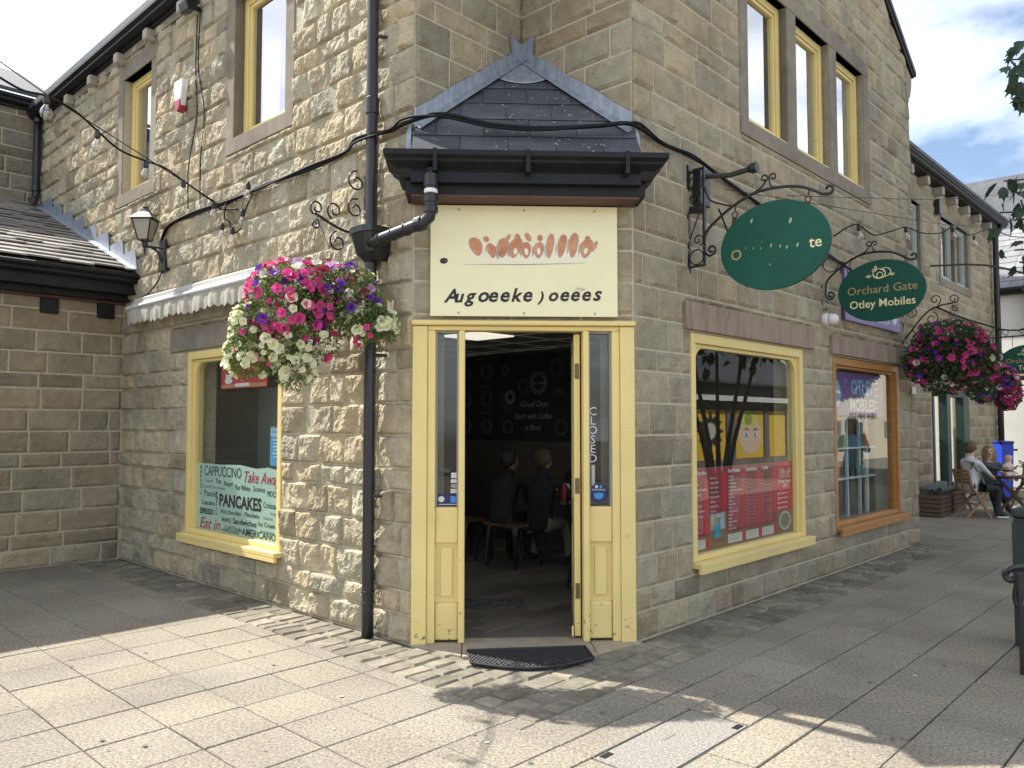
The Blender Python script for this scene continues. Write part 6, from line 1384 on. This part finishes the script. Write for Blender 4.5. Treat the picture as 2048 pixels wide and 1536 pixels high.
for sg in (-1, 1): J['e%d' % sg] = (bp_ + Vector((sg * .1, -.07, .1)), .028); J['h%d' % sg] = (bp_ + Vector((sg * .07, -.14, .13)), .022); J['k%d' % sg] = (bp_ + Vector((sg * .06, -.12, -.02)), .042); J['t%d' % sg] = (bp_ + Vector((sg * .06, -.16, -.12)), .032); bo += [('chest', 'e%d' % sg, 0), ('e%d' % sg, 'h%d' % sg, 1), ('pelvis', 'k%d' % sg, 0), ('k%d' % sg, 't%d' % sg, 0)]
figure(by, J, bo, [M_babyc, M_skinp])
vz = thing('potted_plant', 'small leafy plant in a pale pot on the far table', 'plant', (8.56, 13.15, .67))
MB().lathe((8.56, 13.15, .662), [(.05, 0), (.055, .13), (.048, .13), (.045, .1)], 12).build('pot', mat('pot_grey', (.55, .56, .55), .5), vz)
def sprig(parent, c, n, rad, m, seed, size=.05, up_=.6):
    rr = random.Random(seed); b = MB()
    for i in range(n):
        d = Vector((rr.gauss(0, 1), rr.gauss(0, 1), abs(rr.gauss(0, 1)) * up_ + .2)).normalized(); p = Vector(c) + d * rad * rr.uniform(.3, 1); t = d.cross(Vector((rr.uniform(-1, 1), rr.uniform(-1, 1), rr.uniform(-1, 1)))).normalized(); s_ = size * rr.uniform(.6, 1.2)
        b.poly(p, p + d * s_ * .5 + t * s_ * .3, p + d * s_, p + d * s_ * .5 - t * s_ * .3)
    return tag(b.build('leaves', m, parent, recalc=False), kind='stuff')
sprig(vz, (8.56, 13.15, .80), 160, .17, mat('sage_leaf', (.16, .20, .14), .7, var=.4), 3)
M_crate = mat('brown_crate', (.15, .095, .065), .75, col2=(.09, .06, .045), vscale=9, stretch=(1, 1, 4))
def planter(label, u0, u1, d0, d1, h, seed, ln_=True):
    o = thing('planter_crate', label, 'planter', FG((u0 + u1) / 2, (d0 + d1) / 2, 0), 'slatted planter crates')
    n = 5; hh = h / n
    for i in range(n):
        z = .012 + i * hh
        for (a, b_, c, d_) in ((u0, u1, d1 - .018, d1), (u0, u1, d0, d0 + .018), (u0, u0 + .018, d0 + .019, d1 - .019), (u1 - .018, u1, d0 + .019, d1 - .019)): MB().fb(FG, a, b_, c, d_, z, z + hh - .012).build('slat', M_crate, o)
    MB().fb(FG, u0 + .03, u1 - .03, d0 + .03, d1 - .03, .02, h - .05).build('soil', M_dark, o)
    sprig(o, FG((u0 + u1) / 2, (d0 + d1) / 2, h - .06), 60, .2, M_leafd, seed, .07)
    return o
planter('slatted brown planter crate nearest the stone corner', 9.6, 10.2, -1.0, -.58, .36, 5); planter('second slatted planter crate behind the wooden chair', 10.5, 11.3, -1.05, -.62, .36, 6)
sg_ = tag(MB().box8([FG(10.3, -1.1, .36), FG(11.6, -1.1, .42), FG(11.6, -.75, .4), FG(10.3, -.75, .34)] + [q + ZUP * .06 for q in (FG(10.3, -1.1, .36), FG(11.6, -1.1, .42), FG(11.6, -.75, .4), FG(10.3, -.75, .34))]).build('bench_plank', mat('grey_plank', (.10, .12, .12), .7), loc=FG(10.9, -.9, .3)), 'low grey plank lying across the planter crates by the far shop', 'plank')
bn = thing('wheelie_bin', 'blue wheelie bin standing by the white building', 'bin', (9.9, 16.0, 0))
M_bin = mat('blue_plastic', (.02, .06, .50), .45); q0 = [(9.8, 15.9), (10.0, 15.9), (10.0, 16.12), (9.8, 16.12)]; q1 = [(9.78, 15.87), (10.02, 15.87), (10.02, 16.15), (9.78, 16.15)]
MB().box8([(x, y, .08) for x, y in q0] + [(x, y, 1.14) for x, y in q1]).build('body', M_bin, bn); MB().bx(9.77, 10.03, 15.85, 16.17, 1.141, 1.2).build('lid', mat('dark_blue_plastic', (.015, .03, .2), .4), bn, bevel=.02); MB().lathe((10.0, 16.05, .1), [(.1, -.03), (.1, .03)], 14, axis=(1, 0, 0)).build('wheel', M_black, bn); MB().bar((10.02, 15.95, 1.02), (10.14, 15.95, 1.02), .03, .04).build('handle', M_black, bn)
for (F, u_, z, s_, lb) in ((FB, 14.6, 3.42, .9, 'upper black flood lamp on the far shop wall'), (FB, 13.9, 2.95, .9, 'lower black flood lamp above the far shopfront')): flood(lb, F, u_, z, s_, 'flood lamps on the far shop')
for (u_, z, s_, lb) in ((15.3, 2.95, .1, 'small black junction box on the far shop wall'), (12.0, 5.75, .09, 'black sensor under the far eaves')): tag(MB().fb(FB, u_ - s_, u_ + s_, 0, .12, z - s_ * 1.6, z + s_ * 1.6).build('junction_box', M_plastic, loc=FB(u_, 0, z), bevel=.01), lb, 'box')
vt = thing('wall_light', 'square grey bulkhead light on the white building', 'light', FE(1.05, 0, 3.5)); MB().fb(FE, .85, 1.25, 0, .08, 3.42, 3.72).build('frame', mat('grey_metal', (.30, .31, .32), .5), vt, bevel=.02); MB().fb(FE, .89, 1.21, .08, .086, 3.46, 3.68).build('lens', mat('pale_lens', (.55, .56, .58), .3), vt)
tb = thing('basket_bracket', 'curved black bracket arms above the far basket', 'bracket', FB(15.4, .1, 3.0), 'wrought iron basket brackets')
for k in (0, .6): MB().tube(bez([FB(14.6 + k * 2, .02, 2.75), FB(14.6 + k * 2, .35, 3.02), FB(14.6 + k * 2, .7, 2.98), FB(14.6 + k * 2, .85, 2.75)]), .02, 6).build('arm', M_black, tb)

# ---------------- right foreground: timber post and bench
po = thing('timber_post', 'dark green timber post with grooved head at the right edge', 'post', FG(1.83, 2.06, 0))
M_pg = mat('post_green', (.014, .03, .026), .6, var=.4, vscale=6, stretch=(3, 3, 1), bump=.2, bscale=20)
MB().fb(FG, 1.74, 1.92, 1.98, 2.16, -.02, .86).build('shaft', M_pg, po, bevel=.008); MB().fb(FG, 1.75, 1.91, 1.99, 2.15, .862, .882).build('groove', M_pg, po); MB().fb(FG, 1.738, 1.922, 1.978, 2.162, .884, .955).build('head', M_pg, po, bevel=.02)
FGb = lambda u, d, z: FG(u, d - .03, z)
be = thing('bench', 'black iron and timber bench end at the right edge', 'bench', FGb(1.6, 2.4, 0))
for u_ in (1.03, 2.5):
    MB().bar(FGb(u_, 2.2, 0), FGb(u_, 2.2, .63), .035, .05, up=FG.n).build('front_leg', M_black, be, bevel=.008); MB().bar(FGb(u_, 2.66, 0), FGb(u_, 2.7, .82), .035, .05, up=FG.n).build('back_leg', M_black, be, bevel=.008)
    MB().tube(bez([FGb(u_, 2.7, .62), FGb(u_, 2.4, .67), FGb(u_, 2.2, .66), FGb(u_, 2.13, .63)]) + scroll(FGb(u_, 2.14, .595), FG.n, ZUP, .035, .7, 1.8, 8, .6), .02, 8).build('armrest', M_black, be); MB().bar(FGb(u_, 2.2, .40), FGb(u_, 2.66, .40), .03, .04).build('side_rail', M_black, be)
    MB().tube(bez([FGb(u_, 2.18, .6), FGb(u_, 2.16, .45), FGb(u_, 2.22, .36)]), .016, 6).build('scroll', M_black, be)
for i in range(5): MB().fb(FGb, 1.0, 2.53, 2.2 + i * .09, 2.28 + i * .09, .425, .455).build('seat_slat', M_teakd, be, bevel=.004)
for i in range(3): MB().fb(FGb, 1.0, 2.53, 2.66, 2.685, .52 + i * .1, .60 + i * .1).build('back_slat', M_teakd, be, bevel=.004)

# ================================================================ street tree on the right
tr = thing('street_tree', 'small multi stemmed street tree whose leaves hang in at the right edge', 'tree', (6.35, 8.2, 0))
rt = random.Random(21); M_bark = mat('bark', (.11, .09, .07), .9, var=.4, vscale=14, bump=.6, bscale=25)
b = MB(); tips = []
for i in range(5):
    a = i * 1.26 + .3; p0 = Vector((6.35 + .06 * math.cos(a), 8.2 + .06 * math.sin(a), -.03)); p1 = p0 + Vector((.12 * math.cos(a), .12 * math.sin(a), 1.1)); p2 = p1 + Vector((.35 * math.cos(a), .35 * math.sin(a), 1.3)); p3 = p2 + Vector((.35 * math.cos(a), .35 * math.sin(a), 1.6))
    b.tube(bez([p0, p1, p2, p3], 4), [.05 - .04 * k / 12 for k in range(13)], 7)
    for q in range(7):
        t = rt.uniform(.45, 1); s0 = tfrom(p1, p3, t); e = s0 + Vector((rt.gauss(.25, .4), rt.gauss(0, .45), rt.uniform(.1, .7))); b.tube(bez([s0, tfrom(s0, e, .5) + Vector((0, 0, .08)), e], 3), .012, 5); tips.append((s0, e))
targets = [(2030, 85, 8.0), (2008, 120, 7.9), (2020, 150, 7.9), (2042, 175, 7.8), (2008, 362, 7.9), (2030, 385, 7.8), (2000, 425, 7.7), (2028, 440, 7.8), (2030, 500, 7.7), (2040, 525, 7.9)]
for px, py, Y in targets:
    e = atpx(px, py, Y); s0 = Vector((6.1, 8.1, e.z - .1)); b.tube(bez([s0, tfrom(s0, e, .5) + Vector((0, 0, .1)), e], 3), .009, 5); tips.append((tfrom(s0, e, .55), e))
b.build('trunk', M_bark, tr)
M_tleaf = mat('tree_leaf', (.045, .085, .05), .55, col2=(.03, .06, .035), vscale=12, transl=.3)
def leaf_geo(p, d, s_, nrm):
    d = d.normalized(); t = d.cross(nrm).normalized(); n_ = t.cross(d); P = lambda x, y, z=0: p + d * (y * s_) + t * (x * s_) + n_ * (z * s_)
    v = [P(0, 0), P(.17, .12, .04), P(.33, .42, .06), P(.25, .68, .03), P(.30, .80, .0), P(.10, .82, 0), P(0, 1.15, -.1), P(-.10, .82, 0), P(-.30, .80, .0), P(-.25, .68, .03), P(-.33, .42, .06), P(-.17, .12, .04), P(0, .5, -.02)]
    return v, [(12, i, (i + 1) % 12) for i in range(12)]
crown = MB()
for ti, (s0, e) in enumerate(tips):
    special = ti >= len(tips) - len(targets)
    for k in range(7 if special else 34):
        c = tfrom(s0, e, rt.uniform(.45, 1.02)) + Vector((rt.gauss(0, .07 if special else .2), rt.gauss(0, .1 if special else .2), rt.gauss(0, .07 if special else .2)))
        d = Vector((rt.gauss(-.2, .5), rt.gauss(0, .5), rt.uniform(-1.3, -.2))); nrm = Vector((rt.gauss(0, .7), rt.gauss(-.6, .6), rt.gauss(.6, .5)))
        if not special and (lambda sp_: sp_ and sp_[0] < 2085)(screen(c)): continue
        vs_, fs = leaf_geo(c, d, rt.uniform(.13, .2), nrm); sp = screen(c)
        if sp and sp[0] < 2090:
            g = MB(); g.v = vs_; g.f = fs; g.m = [0] * 12; g.build('leaf', M_tleaf, tr, recalc=False)
        else: crown.add(vs_, fs)
tag(crown.build('crown', M_tleaf, tr, recalc=False), kind='stuff')

# ================================================================ text curves and skinned figures become plain meshes
def finish():
    dg = bpy.context.evaluated_depsgraph_get()
    done = []
    for rec in FONTS: done.append((rec, bpy.data.meshes.new_from_object(rec[0].evaluated_get(dg))))
    for (o, org, right, up, nn, m, parent, name, width), me in done:
        cu = o.data; bpy.data.objects.remove(o); bpy.data.curves.remove(cu)
        if width and len(me.vertices):
            xs = [v.co.x for v in me.vertices]; x0, x1 = min(xs), max(xs); k = width / max(1e-6, x1 - x0)
            for v in me.vertices: v.co.x *= k
        base = rootloc(parent); M = Matrix((right, up, nn)).transposed()
        for v in me.vertices: v.co = M @ v.co + org - base
        me.materials.clear(); me.materials.append(m)
        q = link(name, me, parent)
    figs = []
    for rec in SKIN: figs.append((rec, bpy.data.meshes.new_from_object(rec[0].evaluated_get(dg))))
    for rec, me in figs:
        o, segs, mats, parent, name, meta = rec
        md = o.data; bpy.data.objects.remove(o); bpy.data.meshes.remove(md)
        me.materials.clear()
        for x in mats: me.materials.append(x)
        for p in me.polygons:
            c = p.center; best = 1e9; bi = 0
            for (a, b, ra, rb, mi) in segs:
                ab = b - a; t = max(0, min(1, (c - a).dot(ab) / max(1e-9, ab.length_squared))); q = a + ab * t
                dd = (c - q).length - (ra + (rb - ra) * t)
                if dd < best: best = dd; bi = mi
            p.material_index = bi; p.use_smooth = True
        q = link(name, me, parent)
        if meta: meta(q)
finish()
